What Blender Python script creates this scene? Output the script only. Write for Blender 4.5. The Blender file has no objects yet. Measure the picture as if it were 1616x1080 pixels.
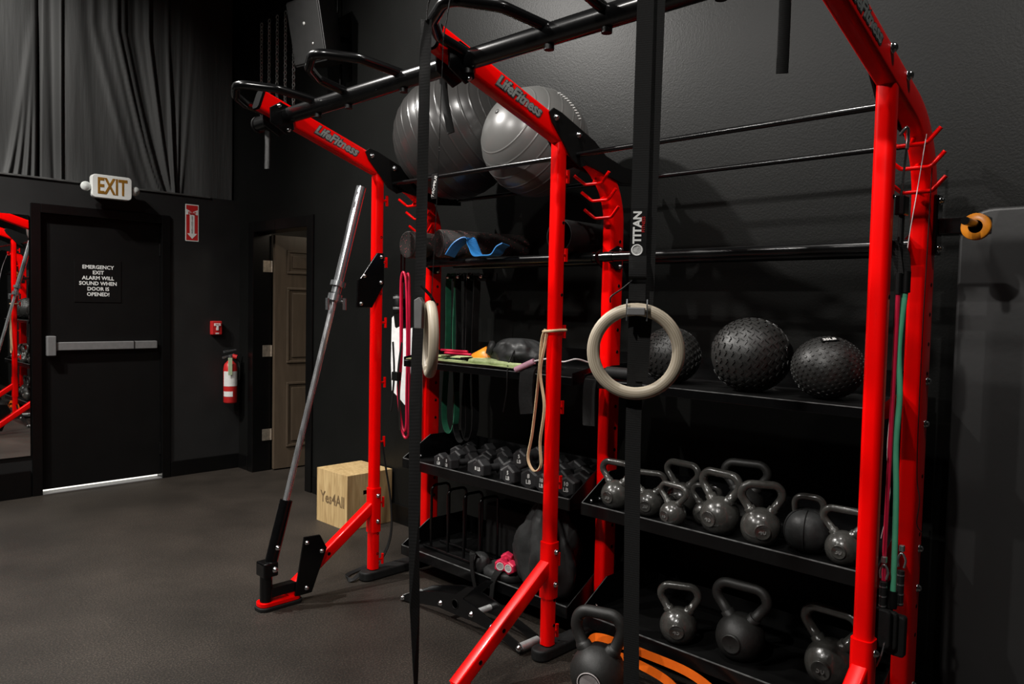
import bpy, math, random
from mathutils import Vector as V, Matrix, Quaternion, noise
random.seed(7)
PI = math.pi
scene = bpy.context.scene
col = scene.collection

# ------------------------------------------------------------------ camera
cam_d = bpy.data.cameras.new('camera'); cam = bpy.data.objects.new('camera', cam_d); col.objects.link(cam)
yaw, pitch, roll = math.radians(45.6), math.radians(-2.7), math.radians(1.2)
fw = V((math.sin(yaw)*math.cos(pitch), math.cos(yaw)*math.cos(pitch), math.sin(pitch)))
rt = V((math.cos(yaw), -math.sin(yaw), 0)); up = rt.cross(fw)
r2 = rt*math.cos(roll) + up*math.sin(roll); u2 = -rt*math.sin(roll) + up*math.cos(roll)
cm = Matrix((r2, u2, -fw)).transposed().to_4x4(); cm.translation = V((0, 0, 1.5)); cam.matrix_world = cm
cam_d.sensor_width = 36; cam_d.lens = 36*1210/1616; cam_d.clip_start = .05
scene.camera = cam

# ------------------------------------------------------------------ world, lamps, exposure
w = bpy.data.worlds.new('world'); scene.world = w; w.use_nodes = True
w.node_tree.nodes['Background'].inputs[0].default_value = (.5, .55, .6, 1)
w.node_tree.nodes['Background'].inputs[1].default_value = .003
vs = scene.view_settings
vs.view_transform = 'Standard'; vs.look = 'None'; vs.gamma = 1; vs.exposure = 0.0; vs.use_curve_mapping = False
LAMPS = [  # x, y, z, watts, (aim x, y, z), cone degrees
    (-0.2, 5.3, 4.1, 640, (1.1, 5.8, 0), 85),
    (0.2, 5.2, 4.1, 260, (1.0, 6.6, 2.9), 90),
    (0.9, 4.45, 4.1, 520, (2.8, 2.6, 1.6), 125),
    (1.7, 1.7, 4.1, 130, (2.7, 1.9, 1.0), 115),
    (-0.9, 3.3, 4.1, 270, (2.2, 3.2, 1.0), 100),
    (1.9, 0.1, 4.1, 70, (2.8, .7, 1.0), 115),
    (-1.2, 0.9, 4.1, 350, (2.2, 1.8, .8), 90),
]

# ------------------------------------------------------------------ materials
def nodes(m):
    m.use_nodes = True; return m.node_tree.nodes, m.node_tree.links
def mat(name, c, rough=.5, metal=0, var=.0, vscale=20, bump=0, bscale=200, spec=.5, coat=0, vstretch=None, emit=None, rvar=0):
    m = bpy.data.materials.new(name); n, l = nodes(m); b = n['Principled BSDF']
    b.inputs['Base Color'].default_value = (*c, 1); b.inputs['Roughness'].default_value = rough
    b.inputs['Metallic'].default_value = metal; b.inputs['Specular IOR Level'].default_value = spec
    b.inputs['Coat Weight'].default_value = coat; b.inputs['Coat Roughness'].default_value = .05
    tc = n.new('ShaderNodeTexCoord'); src = tc.outputs['Object']
    if vstretch:
        mp = n.new('ShaderNodeMapping'); mp.inputs['Scale'].default_value = vstretch; l.new(src, mp.inputs[0]); src = mp.outputs[0]
    if var or rvar:
        t = n.new('ShaderNodeTexNoise'); t.inputs['Scale'].default_value = vscale; t.inputs['Detail'].default_value = 6; l.new(src, t.inputs['Vector'])
        if var:
            r = n.new('ShaderNodeValToRGB'); r.color_ramp.elements[0].position = .3; r.color_ramp.elements[1].position = .7
            r.color_ramp.elements[0].color = (*[x*(1-var) for x in c], 1); r.color_ramp.elements[1].color = (*[min(1, x*(1+var)) for x in c], 1)
            l.new(t.outputs['Fac'], r.inputs[0]); l.new(r.outputs[0], b.inputs['Base Color'])
        if rvar:
            mr = n.new('ShaderNodeMapRange'); mr.inputs['To Min'].default_value = rough-rvar; mr.inputs['To Max'].default_value = rough+rvar
            l.new(t.outputs['Fac'], mr.inputs[0]); l.new(mr.outputs[0], b.inputs['Roughness'])
    if bump:
        t2 = n.new('ShaderNodeTexNoise'); t2.inputs['Scale'].default_value = bscale; t2.inputs['Detail'].default_value = 3; l.new(src, t2.inputs['Vector'])
        bp = n.new('ShaderNodeBump'); bp.inputs['Strength'].default_value = bump; bp.inputs['Distance'].default_value = .003
        l.new(t2.outputs['Fac'], bp.inputs['Height']); l.new(bp.outputs[0], b.inputs['Normal'])
    if emit:
        b.inputs['Emission Color'].default_value = (*c, 1); b.inputs['Emission Strength'].default_value = emit
    return m
M = {}
M['wall'] = mat('black_wall_paint', (.0065, .0067, .0063), .40, var=.12, vscale=3, bump=.25, bscale=120, spec=.135)
M['wall_back'] = mat('black_partition_paint', (.012, .012, .012), .55, var=.15, vscale=5, bump=.1, bscale=90, spec=.35)
M['trim'] = mat('black_gloss_trim', (.0025, .0025, .0025), .3, var=.2, vscale=8, spec=.35)
M['door'] = mat('black_door_paint', (.003, .003, .003), .5, var=.2, vscale=6, spec=.25)
M['edge_highlight'] = mat('painted_edge_highlight', (.16, .165, .165), .4, .3, var=.5, vscale=25)  # light grey that paints the bright edge highlight on the trays
M['dusty_edge'] = mat('dusty_black_edge', (.06, .06, .058), .6, var=.4, vscale=12)
M['ceiling'] = mat('black_ceiling', (.01, .01, .01), .8, var=.1)
M['red'] = mat('red_powder_coat', (.95, .0006, .0003), .3, var=.05, vscale=8, spec=.22, coat=.12)
M['black_steel'] = mat('black_steel', (.0028, .0028, .003), .22, var=.15, vscale=30, spec=.5)
M['black_satin'] = mat('black_satin', (.004, .004, .004), .45, var=.15, vscale=30, bump=.1, bscale=400, spec=.25)
M['black_rubber'] = mat('black_rubber', (.011, .011, .011), .6, var=.2, vscale=60, bump=.25, bscale=300, spec=.22)
M['black_matte'] = mat('black_matte_plastic', (.003, .003, .003), .8, var=.1, spec=.05)
M['chrome'] = mat('chrome', (.55, .57, .59), .22, .9, var=.12, vscale=60)
M['bar_steel'] = mat('brushed_bar_steel', (.7, .71, .73), .26, .85, var=.3, vscale=60, vstretch=(1, 1, .06), rvar=.08)
M['aluminium'] = mat('aluminium', (.2, .2, .2), .5, .3, var=.08, vscale=40)
M['bright_alu'] = mat('bright_aluminium', (.6, .62, .62), .35, .5, var=.1, vscale=60)
M['bolt'] = mat('zinc_bolt', (.75, .77, .78), .18, 1, var=.05)
M['white'] = mat('white_paint', (.75, .75, .73), .5, var=.04)
M['patch'] = mat('white_patch_paint', (.88, .88, .88), .6, var=.08, vscale=30, bump=.3)
M['sign_white'] = mat('sign_white_plastic', (.78, .79, .76), .35, var=.03)
M['amber'] = mat('amber_letters', (.28, .13, .015), .4, var=.25, vscale=25)
M['sign_red'] = mat('sign_red', (.55, .02, .02), .4, var=.06)
M['grey_text'] = mat('grey_lettering', (.3, .32, .31), .4, .3, var=.2, vscale=120)
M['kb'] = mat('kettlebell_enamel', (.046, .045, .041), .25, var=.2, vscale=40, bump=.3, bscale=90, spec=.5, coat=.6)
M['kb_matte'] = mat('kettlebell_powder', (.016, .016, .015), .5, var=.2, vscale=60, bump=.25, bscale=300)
M['kb_num'] = mat('kettlebell_number', (.13, .13, .125), .35, var=.2)
M['rubber_ball'] = mat('slam_ball_rubber', (.02, .02, .019), .45, var=.15, vscale=20, bump=.12, bscale=160)
M['neoprene'] = mat('dumbbell_neoprene', (.017, .017, .018), .55, var=.2, vscale=50, bump=.2, bscale=300)
M['pink'] = mat('pink_vinyl', (.75, .03, .09), .3, var=.08)
M['bag'] = mat('black_nylon', (.026, .027, .027), .45, var=.3, vscale=14, bump=.5, bscale=40, spec=.3)
M['foamball_dark'] = mat('dark_grey_vinyl', (.032, .031, .03), .28, var=.06, vscale=5, spec=.5)
M['foamball_light'] = mat('light_grey_vinyl', (.10, .10, .096), .32, var=.06, vscale=6, spec=.5)
M['green_band'] = mat('green_latex', (.09, .42, .24), .45, var=.1, vscale=20)
M['darkgreen'] = mat('dark_green_latex', (.03, .16, .09), .4, var=.2, vscale=20)
M['red_tube'] = mat('red_latex', (.55, .012, .05), .3, var=.1)
M['beige'] = mat('beige_latex', (.66, .5, .3), .5, var=.12)
M['orange'] = mat('orange_latex', (.95, .15, .006), .4, var=.15, vscale=20)
M['orange_p'] = mat('orange_plastic', (.9, .3, .02), .35, var=.05)
M['blue'] = mat('blue_foam', (.02, .17, .45), .5, var=.1)
M['lime'] = mat('pale_green_webbing', (.42, .5, .24), .6, var=.2, vscale=60, bump=.3)
M['lilac'] = mat('pink_plastic_handle', (.6, .33, .42), .4, var=.1)
M['cord'] = mat('pale_cord', (.65, .6, .6), .5, var=.1)
M['panel_mat'] = mat('black_vinyl_mat', (.02, .02, .02), .42, var=.15, vscale=2, bump=.1, bscale=50)
M['brown'] = mat('brown_door_paint', (.085, .062, .042), .4, var=.12, vscale=10, vstretch=(3, 3, .4))
M['cream'] = mat('cream_ceiling_paint', (.7, .68, .62), .7, var=.03)
M['grey_room'] = mat('grey_room_paint', (.08, .075, .07), .7, var=.05)
M['brass'] = mat('worn_nickel', (.6, .52, .42), .35, .8, var=.25, vscale=40)
M['tag_green'] = mat('pale_green_tag', (.5, .62, .4), .6, var=.05)
M['label_white'] = mat('white_label_paper', (.68, .68, .66), .6, var=.08, vscale=60)
M['print_dark'] = mat('dark_print', (.03, .03, .03), .6, var=.1)
M['speaker'] = mat('speaker_plastic', (.028, .028, .0275), .5, var=.12, bump=.2, bscale=200)
M['lampglass'] = mat('clear_lamp_lens', (.6, .62, .6), .15, var=.1, spec=.8)
M['burnt'] = mat('burnt_print', (.17, .11, .05), .6, var=.2, vscale=40)
M['pipe'] = mat('steel_chain', (.75, .75, .73), .4, .25, var=.2, vscale=60)

def mat_mirror():
    m = bpy.data.materials.new('mirror_glass'); n, l = nodes(m); b = n['Principled BSDF']
    b.inputs['Base Color'].default_value = (.86, .88, .87, 1); b.inputs['Metallic'].default_value = 1; b.inputs['Roughness'].default_value = .0
    t = n.new('ShaderNodeTexNoise'); t.inputs['Scale'].default_value = 2
    r = n.new('ShaderNodeMapRange'); r.inputs['To Min'].default_value = 0; r.inputs['To Max'].default_value = .015
    l.new(t.outputs['Fac'], r.inputs[0]); l.new(r.outputs[0], b.inputs['Roughness'])
    return m
M['mirror'] = mat_mirror()
def mat_floor():
    m = bpy.data.materials.new('black_rubber_flooring'); n, l = nodes(m); b = n['Principled BSDF']
    tc = n.new('ShaderNodeTexCoord')
    a = n.new('ShaderNodeTexNoise'); a.inputs['Scale'].default_value = 2.2; a.inputs['Detail'].default_value = 8; l.new(tc.outputs['Object'], a.inputs['Vector'])
    r = n.new('ShaderNodeValToRGB'); e = r.color_ramp.elements
    e[0].position = .32; e[0].color = (.0155, .0125, .0098, 1); e[1].position = .72; e[1].color = (.032, .026, .021, 1); l.new(a.outputs['Fac'], r.inputs[0])
    s = n.new('ShaderNodeTexNoise'); s.inputs['Scale'].default_value = 130; s.inputs['Detail'].default_value = 4; l.new(tc.outputs['Object'], s.inputs['Vector'])
    sr = n.new('ShaderNodeValToRGB'); sr.color_ramp.elements[0].position = .45; sr.color_ramp.elements[1].position = .8
    sr.color_ramp.elements[0].color = (.75, .75, .75, 1); sr.color_ramp.elements[1].color = (3.0, 2.9, 2.8, 1); l.new(s.outputs['Fac'], sr.inputs[0])
    mx = n.new('ShaderNodeMix'); mx.data_type = 'RGBA'; mx.blend_type = 'MULTIPLY'; mx.inputs[0].default_value = 1
    l.new(r.outputs[0], mx.inputs[6]); l.new(sr.outputs[0], mx.inputs[7]); l.new(mx.outputs[2], b.inputs['Base Color'])
    bp = n.new('ShaderNodeBump'); bp.inputs['Strength'].default_value = .35; bp.inputs['Distance'].default_value = .002
    l.new(s.outputs['Fac'], bp.inputs['Height']); l.new(bp.outputs[0], b.inputs['Normal'])
    b.inputs['Roughness'].default_value = .55; b.inputs['Specular IOR Level'].default_value = .35
    return m
M['floor'] = mat_floor()
def mat_cloth():
    m = bpy.data.materials.new('black_drape_cloth'); n, l = nodes(m); b = n['Principled BSDF']
    b.inputs['Base Color'].default_value = (.045, .046, .045, 1); b.inputs['Roughness'].default_value = .7
    b.inputs['Sheen Weight'].default_value = .15; b.inputs['Sheen Roughness'].default_value = .4
    tc = n.new('ShaderNodeTexCoord'); mp = n.new('ShaderNodeMapping'); mp.inputs['Scale'].default_value = (9, 9, .7)
    t = n.new('ShaderNodeTexNoise'); t.inputs['Scale'].default_value = 3; t.inputs['Detail'].default_value = 5
    l.new(tc.outputs['Object'], mp.inputs[0]); l.new(mp.outputs[0], t.inputs['Vector'])
    bp = n.new('ShaderNodeBump'); bp.inputs['Strength'].default_value = .25; bp.inputs['Distance'].default_value = .02
    l.new(t.outputs['Fac'], bp.inputs['Height']); l.new(bp.outputs[0], b.inputs['Normal'])
    return m
M['cloth'] = mat_cloth()
def mat_strap():
    m = bpy.data.materials.new('black_webbing'); n, l = nodes(m); b = n['Principled BSDF']
    tc = n.new('ShaderNodeTexCoord'); t = n.new('ShaderNodeTexWave'); t.wave_type = 'BANDS'; t.bands_direction = 'Z'
    t.inputs['Scale'].default_value = 130; t.inputs['Distortion'].default_value = .4; l.new(tc.outputs['Object'], t.inputs['Vector'])
    r = n.new('ShaderNodeValToRGB'); r.color_ramp.elements[0].color = (.0035, .0035, .0035, 1); r.color_ramp.elements[1].color = (.0075, .0075, .0073, 1)
    l.new(t.outputs['Fac'], r.inputs[0]); l.new(r.outputs[0], b.inputs['Base Color'])
    bp = n.new('ShaderNodeBump'); bp.inputs['Strength'].default_value = .5; bp.inputs['Distance'].default_value = .002
    l.new(t.outputs['Fac'], bp.inputs['Height']); l.new(bp.outputs[0], b.inputs['Normal']); b.inputs['Roughness'].default_value = .6; b.inputs['Specular IOR Level'].default_value = .18
    return m
M['strap'] = mat_strap()
def mat_ringwood():
    m = bpy.data.materials.new('laminated_birch'); n, l = nodes(m); b = n['Principled BSDF']
    tc = n.new('ShaderNodeTexCoord'); sx = n.new('ShaderNodeSeparateXYZ'); l.new(tc.outputs['Object'], sx.inputs[0])
    cb = n.new('ShaderNodeCombineXYZ'); l.new(sx.outputs['X'], cb.inputs[0]); l.new(sx.outputs['Y'], cb.inputs[1])
    ln = n.new('ShaderNodeVectorMath'); ln.operation = 'LENGTH'; l.new(cb.outputs[0], ln.inputs[0])
    c2 = n.new('ShaderNodeCombineXYZ'); l.new(ln.outputs['Value'], c2.inputs[0]); l.new(sx.outputs['Z'], c2.inputs[1])
    mp = n.new('ShaderNodeMapping'); mp.inputs['Scale'].default_value = (330, 40, 1); l.new(c2.outputs[0], mp.inputs[0])
    t = n.new('ShaderNodeTexNoise'); t.inputs['Scale'].default_value = 1.3; t.inputs['Detail'].default_value = 4; l.new(mp.outputs[0], t.inputs['Vector'])
    r = n.new('ShaderNodeValToRGB'); e = r.color_ramp.elements
    e[0].position = .3; e[0].color = (.3, .24, .16, 1); e[1].position = .65; e[1].color = (.6, .53, .42, 1)
    l.new(t.outputs['Fac'], r.inputs[0]); l.new(r.outputs[0], b.inputs['Base Color']); b.inputs['Roughness'].default_value = .5
    return m
M['ringwood'] = mat_ringwood()
def mat_plywood():
    m = bpy.data.materials.new('plywood'); n, l = nodes(m); b = n['Principled BSDF']
    tc = n.new('ShaderNodeTexCoord'); mp = n.new('ShaderNodeMapping'); mp.inputs['Scale'].default_value = (14, 14, 1.6); l.new(tc.outputs['Object'], mp.inputs[0])
    t = n.new('ShaderNodeTexNoise'); t.inputs['Scale'].default_value = 3; t.inputs['Detail'].default_value = 7; t.inputs['Distortion'].default_value = .8; l.new(mp.outputs[0], t.inputs['Vector'])
    r = n.new('ShaderNodeValToRGB'); e = r.color_ramp.elements
    e[0].position = .3; e[0].color = (.4, .26, .11, 1); e[1].position = .7; e[1].color = (.62, .45, .22, 1)
    l.new(t.outputs['Fac'], r.inputs[0]); l.new(r.outputs[0], b.inputs['Base Color']); b.inputs['Roughness'].default_value = .55
    return m
M['ply'] = mat_plywood()
def mat_speckle():
    m = bpy.data.materials.new('speckled_foam'); n, l = nodes(m); b = n['Principled BSDF']
    tc = n.new('ShaderNodeTexCoord'); t = n.new('ShaderNodeTexVoronoi'); t.inputs['Scale'].default_value = 75; l.new(tc.outputs['Object'], t.inputs['Vector'])
    r = n.new('ShaderNodeValToRGB'); e = r.color_ramp.elements
    e[0].position = .16; e[0].color = (.35, .07, .08, 1); e[1].position = .24; e[1].color = (.022, .018, .016, 1)
    l.new(t.outputs['Distance'], r.inputs[0]); l.new(r.outputs[0], b.inputs['Base Color']); b.inputs['Roughness'].default_value = .6
    return m
M['speckle'] = mat_speckle()

# ------------------------------------------------------------------ mesh builder
class MB:
    def __init__(s): s.v = []; s.f = []; s.sm = []
    def add(s, vs_, fs, smooth=False):
        o = len(s.v); s.v += [V(p) for p in vs_]; s.f += [tuple(i+o for i in f) for f in fs]; s.sm += [smooth]*len(fs)
    def box(s, a, b, Mx=None):
        (x0, y0, z0), (x1, y1, z1) = a, b
        x0, x1 = min(x0, x1), max(x0, x1); y0, y1 = min(y0, y1), max(y0, y1); z0, z1 = min(z0, z1), max(z0, z1)
        p = [V(q) for q in ((x0,y0,z0),(x1,y0,z0),(x1,y1,z0),(x0,y1,z0),(x0,y0,z1),(x1,y0,z1),(x1,y1,z1),(x0,y1,z1))]
        if Mx is not None: p = [Mx @ q for q in p]
        s.add(p, [(0,3,2,1),(4,5,6,7),(0,1,5,4),(1,2,6,5),(2,3,7,6),(3,0,4,7)])
        return s
    def sweep(s, path, sec, upv=(0,0,1), closed=False, caps=True, smooth=True, scale=None, fixed=False):
        # sec: list of (a, b): a along side vector, b along up vector
        P = [V(p) for p in path]; n = len(P); k = len(sec); U = V(upv); rings = []
        for i in range(n):
            if closed: t = (P[(i+1) % n]-P[i-1])
            else: t = P[min(i+1, n-1)]-P[max(i-1, 0)]
            t.normalize()
            if i == 0 or fixed:
                U = V(upv); U = (U-t*U.dot(t))
                if U.length < 1e-6: U = t.orthogonal()
                U.normalize()
            else:
                U = U-t*U.dot(t)
                if U.length < 1e-6: U = t.orthogonal()
                U.normalize()
            S = t.cross(U); sc = 1 if scale is None else scale[i]
            # mitre at the bends
            rings.append([P[i]+S*(a*sc)+U*(b*sc) for a, b in sec])
        vs_ = [q for r in rings for q in r]; fs = []
        for i in range(n if closed else n-1):
            j = (i+1) % n
            for q in range(k): fs.append((i*k+q, i*k+(q+1) % k, j*k+(q+1) % k, j*k+q))
        s.add(vs_, fs, smooth)
        if caps and not closed:
            s.add(rings[0], [tuple(reversed(range(k)))]); s.add(rings[-1], [tuple(range(k))])
        return s
    def tube(s, path, r, seg=10, closed=False, caps=True, scale=None, upv=(0,0,1)):
        return s.sweep(path, circ(r, seg), upv=upv, closed=closed, caps=caps, scale=scale)
    def cyl(s, a, b, r, seg=16, r2=None):
        return s.sweep([a, b], circ(r, seg), scale=None if r2 is None else [1, r2/r])
    def lathe(s, prof, seg=24, Mx=None, smooth=True):
        # prof: (r, z) from bottom to top
        rings = []; vs_ = []; fs = []
        for r, z in prof:
            rings.append([V((r*math.cos(2*PI*i/seg), r*math.sin(2*PI*i/seg), z)) for i in range(seg)])
        for r in rings: vs_ += r
        for i in range(len(prof)-1):
            for q in range(seg): fs.append((i*seg+q, i*seg+(q+1) % seg, (i+1)*seg+(q+1) % seg, (i+1)*seg+q))
        caps = []
        if prof[0][0] > 1e-5: caps.append((rings[0][::-1], [tuple(range(seg))]))
        if prof[-1][0] > 1e-5: caps.append((rings[-1], [tuple(range(seg))]))
        if Mx is not None: vs_ = [Mx @ p for p in vs_]
        s.add(vs_, fs, smooth)
        for a, f in caps: s.add([Mx @ p for p in a] if Mx is not None else a, f)
        return s
    def prism(s, pts, d, Mx=None):
        # pts: 2D outline (x, y) in local plane, extruded z 0..d
        k = len(pts); area = sum(pts[i][0]*pts[(i+1) % k][1]-pts[(i+1) % k][0]*pts[i][1] for i in range(k))
        if area < 0: pts = pts[::-1]
        vs_ = [V((x, y, 0)) for x, y in pts]+[V((x, y, d)) for x, y in pts]
        if Mx is not None: vs_ = [Mx @ p for p in vs_]
        s.add(vs_, [tuple(reversed(range(k))), tuple(range(k, 2*k))]+[(i, (i+1) % k, k+(i+1) % k, k+i) for i in range(k)])
        return s
    def ell(s, c, r, nu=16, nv=10):
        pr_ = [(math.sin(PI*i/nv), -math.cos(PI*i/nv)) for i in range(nv+1)]; pr_[0] = (0, -1); pr_[-1] = (0, 1)
        return s.lathe(pr_, nu, Matrix.Translation(V(c)) @ Matrix.Diagonal((*r, 1)))
    def build(s, name, m, parent=None, world=True, bevel=0, seg=2, mesh_loc=None):
        me = bpy.data.meshes.new(name); vs_ = s.v; loc = V((0, 0, 0))
        if parent is None:
            if mesh_loc is not None: loc = V(mesh_loc)
            else:
                xs = [p.x for p in vs_]; ys = [p.y for p in vs_]; zs = [p.z for p in vs_]
                loc = V(((min(xs)+max(xs))/2, (min(ys)+max(ys))/2, min(zs)))
        elif world:
            q = parent; off = V((0, 0, 0))
            while q is not None: off += q.location; q = q.parent
            vs_ = [p-off for p in vs_]
        if parent is None: vs_ = [p-loc for p in vs_]
        me.from_pydata([tuple(p) for p in vs_], [], s.f); me.polygons.foreach_set('use_smooth', s.sm); me.update()
        me.materials.append(M[m])
        o = bpy.data.objects.new(name, me); col.objects.link(o); o.location = loc; o.parent = parent
        if bevel:
            b = o.modifiers.new('bevel', 'BEVEL'); b.width = bevel; b.segments = seg; b.limit_method = 'ANGLE'; b.angle_limit = math.radians(40)
        return o
def circ(r, n=12, ph=0): return [(r*math.cos(2*PI*i/n+ph), r*math.sin(2*PI*i/n+ph)) for i in range(n)]
def rrect(w_, h_, r, n=4):
    out = []
    for cx, cy, a0 in ((w_/2-r, h_/2-r, 0), (-w_/2+r, h_/2-r, 90), (-w_/2+r, -h_/2+r, 180), (w_/2-r, -h_/2+r, 270)):
        for i in range(n+1):
            a = math.radians(a0+90*i/n); out.append((cx+r*math.cos(a), cy+r*math.sin(a)))
    return out
def fillet(pts, r, n=6):
    P = [V(p) for p in pts]; out = [P[0]]
    for i in range(1, len(P)-1):
        a, b, c = P[i-1], P[i], P[i+1]; d1 = (a-b); d2 = (c-b); l1, l2 = d1.length, d2.length; d1.normalize(); d2.normalize()
        ang = d1.angle(d2)
        if ang > PI-.01: out.append(b); continue
        rr = r[i-1] if isinstance(r, (list, tuple)) else r
        t = min(rr/math.tan(ang/2), l1*.49, l2*.49); rr = t*math.tan(ang/2)
        cn = b+(d1+d2).normalized()*(rr/math.sin(ang/2)); s0 = b+d1*t-cn; s1 = b+d2*t-cn; om = s0.angle(s1)
        for k in range(n+1):
            q = k/n; out.append(cn+s0*(math.sin((1-q)*om)/math.sin(om))+s1*(math.sin(q*om)/math.sin(om)))
    out.append(P[-1]); return out
def smooth_path(pts, n=8, closed=False):
    P = [V(p) for p in pts]; out = []; L = len(P)
    for i in range(L if closed else L-1):
        g = lambda k: P[k % L] if closed else P[max(0, min(L-1, k))]
        p0, p1, p2, p3 = g(i-1), g(i), g(i+1), g(i+2)
        for k in range(n):
            t = k/n; out.append(.5*((2*p1)+(p2-p0)*t+(2*p0-5*p1+4*p2-p3)*t*t+(3*p1-p0-3*p2+p3)*t**3))
    if not closed: out.append(P[-1])
    return out
def frame_of(o, right, upv, nrm):
    m = Matrix((V(right).normalized(), V(upv).normalized(), V(nrm).normalized())).transposed().to_4x4(); m.translation = V(o); return m
ZUP = (0, 0, 1)
def ax(o, d):  # matrix taking local z to direction d
    q = V((0, 0, 1)).rotation_difference(V(d).normalized()); m = q.to_matrix().to_4x4(); m.translation = V(o); return m
def tag(o, label=None, cat=None, group=None, kind=None):
    if label: o['label'] = label
    if cat: o['category'] = cat
    if group: o['group'] = group
    if kind: o['kind'] = kind
    return o
def empty(name, loc, rz=0, label=None, cat=None, group=None):
    o = bpy.data.objects.new(name, None); col.objects.link(o); o.location = loc; o.rotation_euler = (0, 0, rz); o.empty_display_size = .05
    return tag(o, label, cat, group)
_tc = {}
def text_mb(body, size, depth=.001, shear=0, bold=0, align='CENTER', spacing=1, xs=1):
    k = (body, size, depth, shear, bold, align, spacing, xs)
    if k not in _tc:
        c = bpy.data.curves.new('t', 'FONT'); c.body = body; c.size = size; c.extrude = depth/2; c.shear = shear; c.offset = bold
        c.align_x = align; c.align_y = 'CENTER'; c.space_line = spacing; c.resolution_u = 2; c.fill_mode = 'BOTH'
        o = bpy.data.objects.new('t', c); col.objects.link(o); bpy.context.view_layer.update()
        me = bpy.data.meshes.new_from_object(o.evaluated_get(bpy.context.evaluated_depsgraph_get()))
        _tc[k] = ([V((v.co.x*xs, v.co.y, v.co.z)) for v in me.vertices], [tuple(p.vertices) for p in me.polygons])
        bpy.data.objects.remove(o); bpy.data.curves.remove(c); bpy.data.meshes.remove(me)
    return _tc[k]
def text(body, size, Mx, name, m, parent, world=True, **kw):
    vs_, fs = text_mb(body, size, **kw); mb = MB(); mb.add([Mx @ v for v in vs_], fs); return mb.build(name, m, parent, world)
def copy_tree(o, parent=None):
    c = o.copy(); col.objects.link(c); c.parent = parent
    for ch in list(o.children): copy_tree(ch, c)
    return c

# ------------------------------------------------------------------ room shell
WX, WY, CZ = 3.18, 6.52, 4.9      # right wall plane, back wall plane, ceiling height
X0, Y0 = -4.0, -3.0
def struct(o): return tag(o, kind='structure')
struct(MB().box((X0-.15, Y0-.15, -.1), (5.0, 7.0, 0)).build('floor', 'floor'))
struct(MB().box((X0-.15, Y0-.15, CZ), (3.4, 7.0, CZ+.1)).build('ceiling', 'ceiling'))
D2a, D2b, D2z = 5.36, 6.24, 2.09     # side door opening in the right wall
wr = MB().box((WX, Y0, 0), (WX+.14, D2a, CZ)).box((WX, D2a, D2z), (WX+.14, D2b, CZ)).box((WX, D2b, 0), (WX+.14, WY+.2, CZ))
struct(wr.build('wall_right', 'wall'))
struct(MB().box((X0-.12, Y0, 0), (X0, WY+.2, CZ)).build('wall_left', 'wall_back'))
struct(MB().box((X0-.12, Y0-.12, 0), (WX+.14, Y0, CZ)).build('wall_front', 'wall_back'))
D1a, D1b, D1z = 1.615, 2.515, 2.13    # exit door opening
LZ = 2.375
wb = MB().box((X0, WY, 0), (D1a, WY+.16, LZ)).box((D1b, WY, 0), (WX, WY+.16, LZ)).box((D1a, WY, D1z), (D1b, WY+.16, LZ)).box((X0, WY+.2, LZ-.2), (WX, WY+.3, CZ))
struct(wb.build('wall_back', 'wall_back'))
struct(MB().box((X0, WY-.012, LZ-.008), (WX-.27, WY+.03, LZ+.006)).build('trim_1', 'dusty_edge', bevel=.002))
# baseboards
struct(MB().box((D1b+.06, WY-.014, 0), (WX-.001, WY, .13)).build('baseboard_back', 'trim', bevel=.004))
struct(MB().box((X0, WY-.02, 0), (D1a-.065, WY, .2)).build('baseboard_mirror', 'trim', bevel=.004))
struct(MB().box((WX-.014, D2b+.1, 0), (WX, WY-.015, .13)).build('baseboard_right_far', 'trim', bevel=.004))
struct(MB().box((WX-.014, Y0, 0), (WX, D2a-.1, .13)).build('baseboard_right', 'trim', bevel=.004))

# mirror panel on the back wall
mr = empty('wall_mirror', (.3, WY-.012, .31), 0, 'tall frameless wall mirror beside the exit door reflecting the red rig', 'mirror')
MB().box((-2.2, WY-.012, .31), (1.548, WY-.006, 2.09)).build('mirror_glass', 'mirror', mr)
MB().box((-2.2, WY-.006, .31), (1.552, WY-.0005, 2.092)).build('backing', 'black_satin', mr)

# exit door
d1 = struct(empty('door_1', (2.06, WY+.05, 0)))
MB().box((D1a+.012, WY+.03, .03), (D1b-.012, WY+.075, D1z-.012)).build('door_leaf', 'door', d1, bevel=.002)
fr = MB()
for a, b in (((D1a-.055, WY-.018, 0), (D1a+.012, WY+.09, D1z+.055)), ((D1b-.012, WY-.018, 0), (D1b+.055, WY+.09, D1z+.055)), ((D1a+.012, WY-.018, D1z-.012), (D1b-.012, WY+.09, D1z+.055))): fr.box(a, b)
fr.build('door_frame', 'trim', d1, bevel=.003)
pb = MB().prism(rrect(.80, .062, .008), .045, frame_of((2.065, WY+.03, 1.12), (1, 0, 0), ZUP, (0, -1, 0))).build('push_bar', 'aluminium', d1, bevel=.004)
MB().box((1.66, WY-.03, 1.05), (1.72, WY+.03, 1.2)).build('latch_case', 'aluminium', pb, bevel=.005)
MB().box((2.28, WY-.018, 1.088), (2.286, WY+.01, 1.152)).build('bar_joint', 'black_satin', pb)
mb = MB()
for z in (.25, 1.1, 1.9): mb.cyl((D1b-.014, WY+.022, z-.05), (D1b-.014, WY+.022, z+.05), .01, 8)
mb.build('hinge_pins', 'trim', d1)
gap = MB().box((D1a+.012, WY+.09, .0), (D1b-.012, WY+.1, .034)).build('daylight_gap', 'white', d1)
dg = mat('daylight_under_door', (1, .97, .88), .5, emit=1.6, var=0); gap.data.materials[0] = dg
MB().box((D1a+.012, WY-.02, 0), (D1b-.012, WY+.09, .008)).build('threshold', 'aluminium', d1, bevel=.002)
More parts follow.
